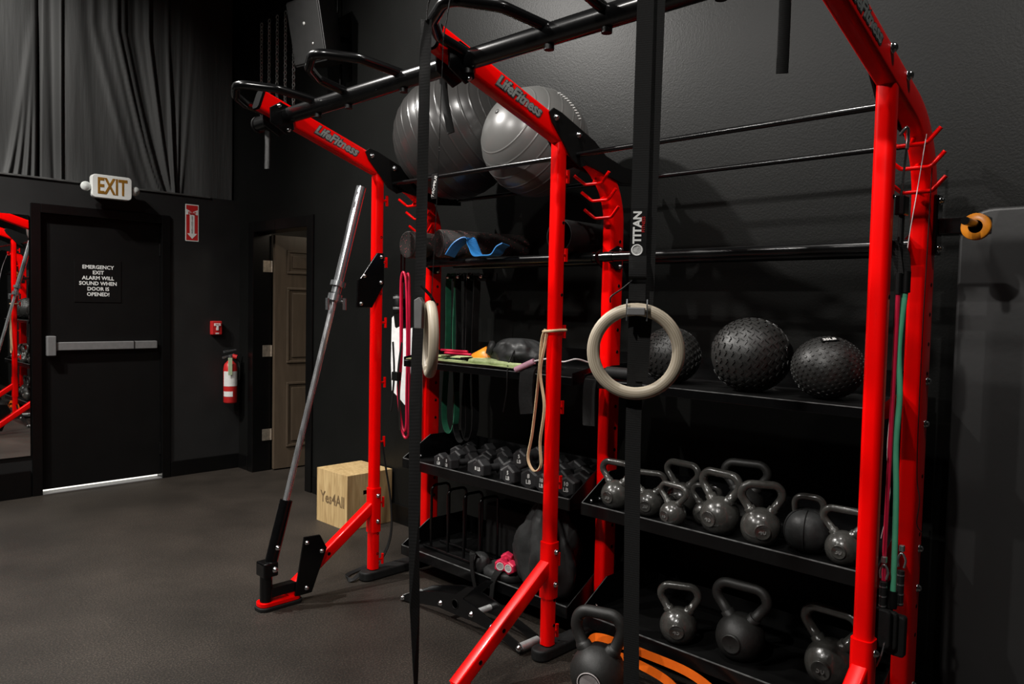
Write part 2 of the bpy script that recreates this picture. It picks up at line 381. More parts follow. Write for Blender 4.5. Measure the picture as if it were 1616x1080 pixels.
# plaque on the door
pq = empty('door_notice', (2.03, WY+.028, 1.5), 0, 'black notice plaque with white capital lettering on the exit door', 'sign')
MB().box((1.86, WY+.026, 1.46), (2.2, WY+.03, 1.79)).build('plaque', 'black_satin', pq, bevel=.001)
text('EMERGENCY\nEXIT\nALARM WILL\nSOUND WHEN\nDOOR IS\nOPENED!', .04, frame_of((2.03, WY+.0255, 1.627), (1, 0, 0), ZUP, (0, -1, 0)), 'lettering', 'white', pq, bold=.0008, spacing=1.06)

# exit sign with two lamp heads
es = empty('exit_sign', (2.1, WY, 2.24), 0, 'white exit sign with two round emergency lamp heads above the door', 'sign')
ex0, ez0 = 2.075, 2.345
MB().prism(rrect(.285, .175, .028, 5), .06, frame_of((ex0, WY-.10, ez0), (1, 0, 0), ZUP, (0, -1, 0))).build('sign_body', 'sign_white', es, bevel=.004)
MB().box((ex0-.1, WY-.1, ez0-.06), (ex0+.1, WY, ez0+.06)).build('mount_box', 'black_satin', es)
text('EXIT', .17, frame_of((ex0, WY-.1605, ez0-.003), (1, 0, 0), ZUP, (0, -1, 0)), 'lettering', 'amber', es, bold=.004, xs=.62, depth=.002)
for s in (-1, 1):
    h = MB().lathe([(0, 0), (.02, .0), (.034, .03), (.036, .045), (.03, .052), (0, .056)], 20, ax((ex0+s*.172, WY-.09, ez0-.005), (s*.15, -1, -.1))).build('lamp_head', 'lampglass', es)
    MB().cyl((ex0+s*.13, WY-.09, ez0-.005), (ex0+s*.172, WY-.09, ez0-.005), .012, 10).build('lamp_arm', 'sign_white', es)

# fire extinguisher sign
fs_ = empty('fire_extinguisher_sign', (2.755, WY-.003, 2.0), 0, 'narrow red and white arrow sign on the wall beside the exit door', 'sign')
sx, sz = 2.755, 2.145
F = lambda dx, dz, dy=.004: frame_of((sx+dx, WY-dy, sz+dz), (1, 0, 0), ZUP, (0, -1, 0))
MB().prism(rrect(.112, .31, .004), .003, F(0, 0, .0)).build('sign_plate', 'sign_white', fs_)
MB().prism(rrect(.098, .294, .003), .001, F(0, 0, .003)).build('red_field', 'sign_red', fs_)
MB().prism([(-.05, .08), (.05, .08), (.05, .125), (0, .1), (-.05, .125)][::-1], .001, F(0, -.012)).build('header_band', 'sign_white', fs_)
MB().prism([(-.02, .085), (.02, .085), (.02, -.085), (.042, -.085), (0, -.13), (-.042, -.085), (-.02, -.085)], .001, F(0, -.005)).build('arrow', 'sign_white', fs_)
text('FIRE', .038, F(0, .078, .0055), 'lettering', 'sign_red', fs_, bold=.001)
text('E\nX\nT\nI\nN\nG\nU\nI\nS\nH\nE\nR', .017, F(0, -.018, .0055), 'lettering', 'print_dark', fs_, spacing=.72)

# alarm pull station
pu = empty('fire_alarm_pull', (2.955, WY, 1.19), 0, 'small red alarm pull box with white handle on the wall', 'alarm')
MB().box((2.91, WY-.05, 1.195), (3.0, WY, 1.315)).build('case', 'sign_red', pu, bevel=.008)
MB().prism([(-.028, .03), (.028, .03), (.028, .008), (.009, .008), (.009, -.03), (-.009, -.03), (-.009, .008), (-.028, .008)], .008, frame_of((2.955, WY-.05, 1.265), (1, 0, 0), ZUP, (0, -1, 0))).build('pull_handle', 'sign_white', pu, bevel=.001)
MB().box((2.94, WY-.053, 1.203), (2.97, WY-.05, 1.214)).build('small_label', 'label_white', pu)
text('PULL', .016, frame_of((2.955, WY-.0585, 1.284), (1, 0, 0), ZUP, (0, -1, 0)), 'lettering', 'sign_red', pu)

# fire extinguisher
fx, fy, fz = 3.055, WY-.09, .6
fe = empty('fire_extinguisher', (fx, fy, fz), 0, 'red fire extinguisher with white label hung on the wall near the corner', 'extinguisher')
MB().lathe([(0, 0), (.05, 0), (.057, .01), (.058, .3), (.05, .34), (.028, .365), (.02, .375), (.02, .39)], 24).build('cylinder', 'sign_red', fe, False)
MB().cyl((0, 0, .39), (0, 0, .42), .022, 12).build('valve', 'chrome', fe, False)
MB().prism([(-.06, 0), (.05, .02), (.05, .03), (-.06, .018)], .02, frame_of((0, .01, .44), (1, 0, 0), ZUP, (0, -1, 0))).build('lever', 'chrome', fe, False)
MB().prism([(-.07, -.03), (.03, .0), (.03, .012), (-.07, -.015)], .02, frame_of((0, .01, .42), (1, 0, 0), ZUP, (0, -1, 0))).build('carry_handle', 'chrome', fe, False)
MB().cyl((.02, 0, .41), (.05, -.02, .4), .02, 12).build('gauge_nozzle', 'sign_red', fe, False)
def wrap_label(a0, a1, z0, z1, r, m, nm, par):
    mb_ = MB(); n_ = 10; vs_ = []; 
    for i in range(n_+1):
        a = math.radians(a0+(a1-a0)*i/n_)
        for z in (z0, z1): vs_.append((r*math.cos(a), r*math.sin(a), z))
    mb_.add(vs_, [(2*i, 2*i+2, 2*i+3, 2*i+1) for i in range(n_)], True); return mb_.build(nm, m, par, False)
wrap_label(180, 320, .15, .28, .0588, 'label_white', 'paper_label', fe)
wrap_label(180, 265, .06, .105, .0588, 'label_white', 'inspection_sticker', fe)
MB().box((-.05, -.068, .25), (-.015, -.064, .4)).build('inspection_tag', 'tag_green', fe, False)
MB().tube(smooth_path([(.03, 0, .4), (.075, -.01, .34), (.07, -.02, .2)], 6), .009, 8).build('hose', 'black_rubber', fe, False)
MB().box((-.03, .055, .1), (.03, .0895, .34)).build('wall_bracket', 'black_satin', fe, False)

# side door, opening into the next room
d2 = struct(empty('door_2', (WX+.1, 5.8, 0)))
fr = MB()
for a, b in (((WX-.018, D2a-.085, 0), (WX+.155, D2a+.005, D2z+.085)), ((WX-.018, D2b-.005, 0), (WX+.155, D2b+.085, D2z+.085)), ((WX-.018, D2a+.005, D2z-.005), (WX+.155, D2b-.005, D2z+.085))): fr.box(a, b)
fr.build('door_frame', 'trim', d2, bevel=.004)
MB().box((WX-.0195, 5.86, D2z+.005), (WX-.018, 6.03, D2z+.075)).build('frame_plate', 'trim', d2)
lf_x, lf_y = WX+.165, D2b-.03
th = math.radians(-4); LM = Matrix.Translation((lf_x, lf_y, 0)) @ Matrix.Rotation(th, 4, 'Z')   # leaf along local +x
lf = MB().box((0, -.02, .012), (.82, .02, D2z-.015), LM).build('door_leaf', 'brown', d2, bevel=.002)
for (xa, xb) in ((.11, .37), (.45, .71)):
    for za, zb in ((.2, .78), (.95, 1.62), (1.74, 1.95)):
        mb = MB()
        for a, b in (((xa, za), (xb, za+.022)), ((xa, zb-.022), (xb, zb)), ((xa, za+.022), (xa+.022, zb-.022)), ((xb-.022, za+.022), (xb, zb-.022))): mb.box((a[0], -.032, a[1]), (b[0], -.02, b[1]), LM)
        mb.build('panel_moulding', 'brown', lf, bevel=.004)
        MB().box((xa+.05, -.028, za+.05), (xb-.05, -.02, zb-.05), LM).build('raised_panel', 'brown', lf, bevel=.006)
for z in (.32, 1.06, 1.8):
    MB().box((WX+.075, D2b-.012, z-.05), (WX+.15, D2b-.005, z+.05)).cyl((WX+.155, D2b-.012, z-.05), (WX+.155, D2b-.012, z+.05), .009, 8).build('hinge', 'brass', d2)
# room behind the side door
struct(MB().box((WX+.14, 4.4, 2.5), (5.0, 6.9, 2.56)).build('ceiling_side_room', 'cream'))
struct(MB().box((4.9, 4.4, 0), (5.0, 6.9, 2.5)).build('wall_side_room_end', 'grey_room'))
struct(MB().box((WX+.14, 6.8, 0), (4.9, 6.9, 2.5)).build('wall_side_room_back', 'grey_room'))
struct(MB().box((WX+.14, 4.4, 0), (4.9, 4.5, 2.5)).build('wall_side_room_front', 'grey_room'))
sl = empty('side_room_light', (4.0, 5.3, 2.5), 0, 'small round ceiling light in the room behind the brown door', 'lamp')
MB().lathe([(0, -.045), (.09, -.04), (.13, -.01), (.135, 0)], 20).build('diffuser', 'white', sl, False)
ld = bpy.data.lights.new('side_room_bulb', 'POINT'); ld.energy = 5; ld.color = (1, .86, .68); ld.shadow_soft_size = .1
lo = bpy.data.objects.new('side_room_bulb', ld); col.objects.link(lo); lo.parent = sl; lo.location = (0, 0, -.17)

# drape above the partition
def drape():
    folds = [  # (x at bottom, x at top, half width, depth, lowest strength .. highest strength)
        (1.44, 1.62, .016, .030, 1, .0), (1.50, 1.62, .014, .028, 1, .0), (1.56, 1.63, .013, .034, 1, .0), (1.61, 1.64, .012, .03, 1, .0), (1.645, 1.66, .01, -.04, 1, 1),
        (1.76, 1.74, .02, -.025, 1, .8), (1.79, 1.79, .012, .04, 1, 1), (1.85, 1.88, .05, .015, .3, 1),
        (2.05, 1.93, .03, .014, .2, .8), (2.38, 2.02, .022, .026, .5, .7), (2.47, 2.13, .02, .022, .4, .8), (2.53, 2.19, .017, .036, 1, .9), (2.565, 2.25, .016, .03, 1, .6), (2.60, 2.34, .016, -.02, .8, .7),
        (2.625, 2.44, .013, .03, .7, 1), (2.645, 2.60, .012, .045, 1, .3), (2.67, 2.70, .012, .02, 1, .3), (2.70, 2.80, .015, .018, .8, .2), (1.30, 1.15, .05, .02, .6, .6), (.9, .95, .06, .03, .8, .8),
    ]
    xs = [X0+.02+i*(1.1-X0)/40 for i in range(40)]+[1.1+i*(3.16-1.1)/330 for i in range(331)]
    zs = [LZ-.06+i*(4.7-LZ+.06)/60 for i in range(61)]
    vs_ = []
    for z in zs:
        t = min(1, max(0, (z-LZ)/1.25))
        for x in xs:
            d = .012*math.sin(x*7+.5*math.sin(z*1.7))+.006*math.sin(x*19+z*1.1)
            for xb, xt, hw, dp, sb, st in folds:
                c = xb+(xt-xb)*t**.8; s_ = sb+(st-sb)*t; ww = hw*(1+.6*t)
                d += dp*s_*math.exp(-((x-c)/ww)**2)
            vs_.append((x, WY+.11-d, z))
    n = len(xs); fs = [(j*n+i, j*n+i+1, (j+1)*n+i+1, (j+1)*n+i) for j in range(len(zs)-1) for i in range(n-1)]
    mb = MB(); mb.add(vs_, fs, True); return mb.build('drape', 'cloth')
dr = drape(); tag(dr, 'black cloth drape with loose vertical folds hanging above the partition wall', 'curtain')
sd = dr.modifiers.new('thick', 'SOLIDIFY'); sd.thickness = .003; sd.offset = -1

# ceiling lamps
for i, (x, y, z, wt, aim, cone) in enumerate(LAMPS):
    where = ['left of the exit door', 'in front of the drape', 'between the exit door and the rig', 'over the middle arm of the rig', 'over the middle of the room', 'beside the rig wall', 'behind the camera'][i]
    L = empty('ceiling_spot', (x, y, z), 0, 'black ceiling spot lamp ' + where, 'lamp', 'ceiling spot lamps')
    dv = (V(aim)-V((x, y, z))).normalized(); Mx = ax((0, 0, 0), dv)
    MB().lathe([(.03, -.14), (.06, -.12), (.065, .012), (.058, .012), (.055, -.02), (0, -.02)], 16, Mx).build('housing', 'black_satin', L, False)
    MB().cyl((0, 0, .05), (0, 0, CZ-z-.001), .012, 8).build('stem', 'black_satin', L, False)
    ld = bpy.data.lights.new('spot_bulb', 'SPOT'); ld.energy = wt; ld.color = (1, .965, .92); ld.spot_size = math.radians(cone); ld.spot_blend = .8; ld.shadow_soft_size = .05
    lo = bpy.data.objects.new('spot_bulb', ld); col.objects.link(lo); lo.parent = L
    lo.location = dv*.03; lo.rotation_euler = dv.to_track_quat('-Z', 'Y').to_euler()

# ------------------------------------------------------------------ training rig
YA, YB, YC = 3.405, 2.13, .835
FX, BX = 2.43, 2.818                # front and back upright centre lines
SL = .3246                          # fall of the arm per metre
rig = empty('training_rig', (2.6, 2.12, 0), 0, 'large red and black steel training rig with shelves against the black wall', 'rig')
ad = V((-1, 0, SL)).normalized(); an = V((SL, 0, 1)).normalized()
def armz(x): return 2.41-SL*(x-1.839)
def bolt(p, d, r, parent, name='bolt'):
    return MB().lathe([(r*1.25, 0), (r*1.25, r*.25), (r, r*.25), (r*.95, r*.8), (r*.6, r*1.15), (0, r*1.25)], 10, ax(p, d)).build(name, 'bolt', parent)
def hole(p, d, r, parent):
    return MB().lathe([(r*1.2, 0), (r*1.15, r*.18), (r*.8, r*.18), (r*.75, .0), (0, .0)], 10, ax(p, d)).build('pin_hole', 'black_satin', parent)
for fi, Y in enumerate((YA, YB, YC)):
    path = fillet([(BX, Y, .02), (BX, Y, armz(BX)), (1.755, Y, armz(1.755))], .3, 14)
    arm = MB().sweep(path, rrect(.06, .094, .016, 4), upv=(1, 0, 0)).build('bent_arm', 'red', rig)
    MB().sweep([(1.757, Y, armz(1.757)), (1.745, Y, armz(1.745))], rrect(.062, .096, .016, 4), upv=(0, 0, 1)).build('end_cap', 'black_matte', arm)
    # lettering on the side of the arm
    lm = 2.155
    Fm = frame_of((lm, Y-.0315, armz(lm)+.004), -ad, an, (0, -1, 0))
    text('LifeFitness', .062, Fm @ Matrix.Translation((.001, -.001, -.0006)), 'lettering_outline', 'print_dark', arm, shear=.35, bold=.006, xs=.98)
    text('LifeFitness', .062, Fm, 'lettering', 'grey_text', arm, shear=.35, bold=.0022, xs=.98)
    # band hooks on the inside of the bend
    for k, z in enumerate((2.065, 1.99, 1.905)):
        dz = z-1.874; xi = 2.518+math.sqrt(.253**2-dz**2)
        nrm = V((2.518-xi, 0, 1.874-z)).normalized(); c = V((xi, Y, z))
        q = c+nrm*.03
        mb = MB().tube(fillet([q+V((-.03, .085, .04)), q+V((0, .045, 0)), q+V((0, -.045, 0)), q+V((-.0, -.085, .045))], .02, 4), .007, 8)
        mb.cyl(c-nrm*.005, q, .008, 8).build('band_hook', 'red', arm)
    for k, z in enumerate((1.80, 1.60, 1.50, 1.40, 1.30, 1.05, .95, .85, .75, .5, .4)):
        if fi != 2 and k % 1 == 0: hole((BX+.012, Y-.03, z), (0, -1, 0), .007, arm)
        elif fi == 2 and k not in (5, 7): hole((BX+.012, Y-.03, z), (0, -1, 0), .006, arm)
    if fi == 2:
        for z in (1.274, 1.129, .70, .563, .222): bolt((BX+.015, Y-.03, z), (0, -1, 0), .011, arm)
    # front upright
    post = MB().sweep([(FX, Y, .055), (FX, Y, armz(FX)-.03)], rrect(.056, .056, .018, 4), upv=(0, 1, 0)).build('front_upright', 'red', rig)
    for k, z in enumerate((2.05, 1.72, 1.395, 1.07, .745, .41, .095)):
        if fi == 0 and z > 1.8 : pass
        MB().cyl((FX+.026, Y, z), (FX+.062, Y, z), .0065, 8).cyl((FX+.062, Y, z-.028), (FX+.062, Y, z+.028), .0075, 8).build('band_peg', 'red', post)
    for k, z in enumerate((1.85, 1.55, .25, .14)):
        hole((FX+.008, Y-.028, z), (0, -1, 0), .006, post)
    # brace sleeve, brace, floor plate
    brace = MB().sweep([(FX-.015, Y, .40), (FX-.52, Y, .045)], rrect(.052, .056, .008, 3), upv=(0, 0, 1)).build('brace', 'red', rig)
    MB().sweep([(FX, Y, .26), (FX, Y, .50)], rrect(.066, .066, .018, 4), upv=(0, 1, 0)).build('brace_sleeve', 'red', rig)
    for z in (.46, .32): bolt((FX+.005, Y-.033, z), (0, -1, 0), .010, rig)
    MB().prism(rrect(.22, .085, .035, 6), .022, frame_of((FX-.56, Y, .018), (1, 0, 0), (0, 1, 0), ZUP)).build('floor_plate', 'red', brace, bevel=.004)
    MB().prism(rrect(.235, .1, .04, 6), .018, frame_of((FX-.56, Y, 0), (1, 0, 0), (0, 1, 0), ZUP)).build('rubber_sole', 'black_rubber', brace, bevel=.004)
    for t in (.55, .8): hole(V((FX-.015-.505*t, Y-.0262, .40-.355*t)), (0, -1, 0), .008, brace)
    # base foot from front to back upright
    MB().prism(rrect(.62, .085, .042, 8), .05, frame_of((2.62+.04, Y, 0), (1, 0, 0), (0, 1, 0), ZUP)).build('base_foot', 'black_rubber', rig, bevel=.014, seg=3)
    # crossbar clamp plate near the arm tip
    for s in (-1, 1):
        if (fi == 0 and s == 1): pass
        yy = Y+s*.031
        Fp = frame_of((1.875, yy, armz(1.875)), -ad, an, (0, s, 0)) if s > 0 else frame_of((1.875, yy, armz(1.875)), -ad, an, (0, -1, 0))
        cl = MB().prism([(-.085, -.02), (-.045, .03), (.02, .03), (.06, -.06), (.03, -.1), (-.06, -.085)], .008*s*s, Fp)
        if s > 0: cl = MB().prism([(-.085, -.02), (-.045, .03), (.02, .03), (.06, -.06), (.03, -.1), (-.06, -.085)], -.008, frame_of((1.875, yy+.008, armz(1.875)), -ad, an, (0, 1, 0)))
        clo = cl.build('clamp_plate', 'black_steel', rig, bevel=.002)
        if s < 0:
            for bx, bz in ((-.045, .01), (.035, -.075)): bolt(Fp @ V((bx, bz, .008)), (0, -1, 0), .009, clo)
    # ball rail plates at the bend
    outl = [(2.325, 2.285), (2.35, 2.305), (2.40, 2.295), (2.62, 2.215), (2.70, 2.165), (2.83, 2.135), (2.99, 2.13), (2.99, 2.075), (2.82, 2.06), (2.64, 2.095), (2.57, 2.105), (2.53, 2.09), (2.47, 2.115), (2.42, 2.17), (2.345, 2.245)]
    outl = [(x, -z) for x, z in outl]
    sides = [(-1,), (-1, 1), (1,)][fi]
    for s in sides:
        yo = Y-.031 if s < 0 else Y+.039
        pl = MB().prism(outl, .008, frame_of((0, yo-.008 if s < 0 else yo-.008, 0), (1, 0, 0), (0, 0, -1), (0, 1, 0))).build('ball_rail_plate', 'black_satin', rig, bevel=.0015)
        for bx, bz in ((2.365, 2.268), (2.51, 2.222)):
            bolt((bx, Y-.039, bz) if s < 0 else (bx, Y-.031, bz), (0, -1, 0), .011 if fi < 2 else .013, pl)
# pull-up crossbar with angled grips
bar = MB().cyl((1.885, 3.66, 2.385), (1.885, -.2, 2.385), .037, 20).build('crossbar', 'black_steel', rig)
MB().cyl((1.885, 3.655, 2.385), (1.885, 3.668, 2.385), .041, 20).build('end_cap', 'black_satin', bar)
for y0 in (3.49, 2.86, 2.09, 1.47, .70):
    pts = [(1.885, y0-.0, 2.40), (1.72, y0-.02, 2.42), (1.63, y0-.1, 2.43), (1.56, y0-.25, 2.44), (1.70, y0-.35, 2.43), (1.885, y0-.385, 2.405)]
    MB().tube(fillet(pts, [.05, .06, .06, .08], 5), .019, 12, upv=(0, 0, 1)).build('grip', 'black_steel', bar)
    for yy in (y0, y0-.385):
        MB().cyl((1.885, yy, 2.352), (1.885, yy, 2.335), .017, 12).build('grip_knob', 'black_satin', bar)
# rails
for y0, y1 in ((YA-.04, YB+.04), (YB-.04, YC+.04)):
    for x, z, nm in ((2.505, 2.14, 'front_ball_rail'), (2.955, 2.10, 'rear_ball_rail')):
        MB().cyl((x, y0, z), (x, y1, z), .011, 12).build(nm, 'black_steel', rig)
    for x, z, nm in ((2.72, 1.725, 'front_roller_rail'), (2.98, 1.725, 'rear_roller_rail')):
        MB().cyl((x, y0+.03, z), (x, y1-.03, z), .021, 14).build(nm, 'black_steel', rig)
for Y, ss in ((YA, (-1,)), (YB, (-1, 1)), (YC, (1,))):
    for s in ss:
        ya = Y-.031 if s < 0 else Y+.031
        pl = MB().prism([(-.055, -.012), (-.055, .02), (.02, .055), (.055, .05), (.055, -.05), (.02, -.055)], .007, frame_of((2.785, ya if s < 0 else ya+.007, 1.725), (1, 0, 0), ZUP, (0, -1, 0))).build('rail_plate', 'black_satin', rig, bevel=.0015)
        MB().cyl((2.72, ya, 1.725), (2.72, ya+s*.05, 1.725), .0235, 14).build('rail_socket', 'black_steel', rig)
        if s < 0:
            for bz in (-.038, .038): bolt((2.825, ya-.007, 1.725+bz), (0, -1, 0), .009, pl)
# trays
def tray(y0, y1, z, depth=.48, flat=False):
    # y0 far end, y1 near end; front edge x 2.60, floor of the tray at z
    xf = 2.6; xb = xf+depth; t = .005
    base = MB().box((xf, y1, z-t), (xb, y0, z)).build('shelf_tray', 'black_satin', rig)
    MB().box((xf-t, y1, z-.035), (xf, y0, z+.018 if not flat else z)).build('front_lip', 'black_steel', base, bevel=.0015)
    MB().box((xf-t-.0006, y1+.002, (z+.0155 if not flat else z-.0025)), (xf+.0006, y0-.002, (z+.0186 if not flat else z+.0006))).build('edge_highlight', 'edge_highlight', base)  # thin pale strip, the lip's highlight put into colour
    MB().box((xb, y1, z-.03), (xb+t, y0, z+.1)).build('back_lip', 'black_steel', base)
    for yy in (y0, y1):
        sgn = 1 if yy == y0 else -1
        ya, yb = (yy, yy+t*sgn)
        hgt = .13 if not flat else .05
        o = MB().prism([(xf-t, -.035), (xf-t, .018), (xf+.19, hgt), (xb, hgt), (xb, -.035)], t, frame_of((0, max(ya, yb), z), (1, 0, 0), ZUP, (0, -1, 0))).build('side_plate', 'black_steel', base, bevel=.0012)
        if yy == y0 and not flat: MB().sweep([(xf-t, yy-.0005, z+.0185), (xf+.19, yy-.0005, z+hgt+.0005)], rrect(.003, .003, .0008, 1)).build('edge_highlight', 'edge_highlight', o)  # same painted highlight along the sloping plate edge
        if yy == y0:
            for bx in (2.66, 2.72): bolt((bx, yy-.0005, z+.015), (0, -1, 0), .007, o)
    return base
for (y0, y1) in ((YA-.037, YB+.037), (YB-.037, YC+.037)):
    tray(y0, y1, .628); tray(y0, y1, .14); tray(y0, y1, 1.19, .42, flat=True)
# left-bay arm plate that holds the barbell
pl = MB().prism([(2.405, 1.765), (2.445, 1.765), (2.45, 1.60), (2.375, 1.475), (2.28, 1.475), (2.285, 1.62), (2.30, 1.625)], .012, frame_of((0, YA-.03, 0), (1, 0, 0), ZUP, (0, -1, 0))).build('bar_rest_plate', 'black_steel', rig, bevel=.002)
for bx, bz in ((2.43, 1.745), (2.325, 1.64), (2.43, 1.61), (2.305, 1.495)): bolt((bx, YA-.042, bz), (0, -1, 0), .009, pl)
# landmine attachment on the far brace
lmn = MB().prism([(2.075, .32), (1.985, .325), (1.935, .035), (2.03, .035), (2.115, .245)], .012, frame_of((0, YA-.03, 0), (1, 0, 0), ZUP, (0, -1, 0))).build('landmine_plate', 'black_steel', rig, bevel=.002)
for bx, bz in ((2.0, .295), (2.085, .235), (2.0, .065)): bolt((bx, YA-.042, bz), (0, -1, 0), .010, lmn)
MB().prism([(1.80, .055), (1.97, .06), (2.0, .03), (2.0, .09), (1.95, .105), (1.80, .105)], .05, frame_of((0, YA+.02, 0), (1, 0, 0), ZUP, (0, -1, 0))).build('landmine_arm', 'black_steel', lmn, bevel=.004)
MB().cyl((1.80, YA-.005, .04), (1.80, YA-.005, .2), .03, 14).build('landmine_post', 'black_steel', lmn)
lj = MB().box((1.768, YA-.045, .165), (1.845, YA+.04, .235)).build('landmine_joint', 'black_steel', lmn, bevel=.008)
bolt((1.825, YA-.046, .2), (0, -1, 0), .012, lj); bolt((1.845, YA-.035, .30), (0, -1, 0), .011, lj)
MB().cyl((1.815, YA-.005, .19), (1.905, YA-.005, .52), .031, 16).build('bar_sleeve', 'black_steel', lmn)
# barbell
bb0, bb1 = V((1.885, YA-.005, .45)), V((2.312, YA-.02, 2.10)); bd = (bb1-bb0)
bb = empty('barbell', bb0, 0, 'chrome barbell standing tilted in the landmine holder beside the far upright', 'barbell')
MB().cyl(bb0, bb0+bd*.665, .0155, 16).build('shaft', 'bar_steel', bb)
MB().cyl(bb0+bd*.665, bb1, .0252, 18).build('sleeve', 'chrome', bb)
MB().cyl(bb0+bd*.685, bb0+bd*.70, .039, 20).build('stop_ring', 'chrome', bb)
c0 = bb0+bd*.64
ck = empty('barbell_collar', c0, 0, 'chrome spring collar clamped on the tilted barbell', 'collar')
MB().cyl(c0, c0+bd.normalized()*.035, .036, 18).build('collar_ring', 'chrome', ck)
for s in (-1, 1):
    q = c0+V((s*.05, -.02, -.015)); MB().cyl(q-V((0, 0, .03)), q+V((0, 0, .03)), .010, 10).build('lever', 'chrome', ck)
    MB().cyl(c0+V((s*.03, 0, .012)), q, .006, 8).build('spring_leg', 'chrome', ck)

# plate peg with orange collar on the near upright
pg = MB().box((BX-.005, YC-.045, 1.70), (BX+.05, YC-.03, 1.90)).build('peg_bracket', 'black_steel', rig, bevel=.004)
for z in (1.72, 1.88): bolt((BX+.02, YC-.045, z), (0, -1, 0), .011, pg)
MB().box((BX+.0, YC-.19, 1.765), (BX+.06, YC-.045, 1.82)).build('peg_arm', 'black_steel', pg, bevel=.005)
MB().cyl((BX+.01, YC-.165, 1.79), (BX-.16, YC-.165, 1.79), .0125, 12).build('plate_peg', 'black_steel', pg)
oc = MB(); ring_r = []
oc.lathe([(.021, -.011), (.04, -.011), (.043, -.007), (.043, .007), (.04, .011), (.021, .011), (.019, .007), (.019, -.007), (.021, -.011)], 28, ax((BX-.03, YC-.165, 1.783), (1, 0, 0)))
oc.sm = [True]*len(oc.sm)
tag(oc.build('orange_collar', 'orange_p'), 'orange ring collar hung on the black peg of the near upright', 'collar')

# hanging strap ends on the crossbar
for y, ln, tl, lb in ((3.575, .19, .0, 'short black strap end hanging from the far end of the crossbar'), (2.235, .21, .05, 'short black strap end hanging beside the middle arm in front of the ball'), (.905, .24, .0, 'short black strap end hanging at the top beside the near arm')):
    yy = y
    mb = MB().sweep(smooth_path([(1.885, yy, 2.345), (1.887, yy-tl*.2, 2.345-ln*.4), (1.885, yy-tl, 2.345-ln)], 5), rrect(.03, .005, .002, 1), upv=(1, .6, 0), fixed=True)
    s_ = tag(mb.build('strap_end', 'strap'), lb, 'strap', 'strap ends on the crossbar')

# ------------------------------------------------------------------ gymnastic rings
def ring(cx, cy, cz, ang, label, tail, loop_top, R=.103, r=.0155):
    # ang: direction of the ring's flat normal in plan
    root = empty('gymnastic_ring', (cx, cy, cz-R-r), 0, label, 'gym ring', 'gymnastic rings on the crossbar')
    nrm = V((math.cos(ang), math.sin(ang), 0)); side = V((-math.sin(ang), math.cos(ang), 0))
    mb = MB().tube([(R*math.cos(2*PI*i/56), R*math.sin(2*PI*i/56), 0) for i in range(56)], r, 16, closed=True, upv=(0, 0, 1))
    o = mb.build('wooden_ring', 'ringwood', root, False)
    m = frame_of((0, 0, R+r), side, (0, 0, 1), nrm); o.matrix_basis = m
    return root, nrm, side
def ribbon(path, wv, width, th=.0025, twist=None):
    # strip along path, its width along the fixed vector wv
    P = [V(p) for p in path]; W_ = V(wv).normalized(); mb = MB(); rows = []
    for i, p in enumerate(P):
        if twist: W_ = V(wv).normalized().lerp(V(twist).normalized(), max(0, (i/(len(P)-1)-.55)/.45))
        t = (P[min(i+1, len(P)-1)]-P[max(i-1, 0)]).normalized(); n_ = t.cross(W_)
        n_ = n_.normalized() if n_.length > 1e-6 else V((1, 0, 0)); w_ = n_.cross(t).normalized()
        rows += [p+w_*width/2+n_*th/2, p-w_*width/2+n_*th/2, p-w_*width/2-n_*th/2, p+w_*width/2-n_*th/2]
    fs = []
    for i in range(len(P)-1):
        for q in range(4): fs.append((4*i+q, 4*i+(q+1) % 4, 4*i+4+(q+1) % 4, 4*i+4+q))
    fs += [(3, 2, 1, 0), tuple(4*(len(P)-1)+k for k in range(4))]
    mb.add(rows, fs); return mb
# near ring, turned to the camera
ang = math.radians(33+180); R1 = (1.545, 1.091, 1.395)
rg, nrm, side = ring(*R1, ang, 'pale wooden gymnastic ring facing the room on the nearer wide black strap', 0, 0)
top = V((R1[0], R1[1], R1[2]+.103))
st = ribbon([(top.x+.03, top.y+.02, 2.46), (top.x+.005, top.y+.004, 2.0), (top.x, top.y, 1.55), top+V((0, 0, .02))], side, .040).build('strap', 'strap', rg)
ribbon([(top.x+.06, top.y+.0, 2.46), (top.x+.035, top.y-.012, 2.0), (top.x+.028, top.y-.012, 1.55), (top.x+.02, top.y-.006, 1.32)], side, .030).build('strap', 'strap', rg)
ribbon([top+V((.014, .01, .0)), top+V((.014, .01, -.2)), top+V((.012, .008, -.35)), (top.x-.0, top.y-.01, .75), (top.x-.01, top.y-.03, .35)], side, .038).build('strap_tail', 'strap', rg)
ribbon([(top.x+.034, top.y-.014, 2.46), (top.x+.03, top.y-.01, 2.47), (top.x+.06, top.y, 2.462)], side, .038).build('strap', 'strap', rg)
Ft = frame_of(top+nrm*.0025+V((0, 0, .28)), (0, 0, 1), -side if True else side, nrm)
tagp = MB().prism(rrect(.12, .038, .002), .0015, frame_of(top+nrm*.002+V((.0, .0, .185)), (0, 0, 1), nrm.cross(V((0, 0, 1))), nrm)).build('strap_label', 'black_satin', rg)
rgt = V((0, 0, 1)); upt = nrm.cross(rgt)
text('TITAN', .027, frame_of(top+nrm*.0042+V((.0, .0, .198))+upt*.003, rgt, upt, nrm), 'lettering', 'white', tagp, bold=.001)
text('FITNESS', .011, frame_of(top+nrm*.0042+V((.0, .0, .205))-upt*.011, rgt, upt, nrm), 'small_lettering', 'sign_red', tagp)
MB().lathe([(.011, 0), (.014, 0), (.014, .001), (.011, .001), (.011, 0)], 20, ax(top+nrm*.0036+V((.0, .0, .143))+upt*.003, nrm)).build('emblem', 'white', tagp)
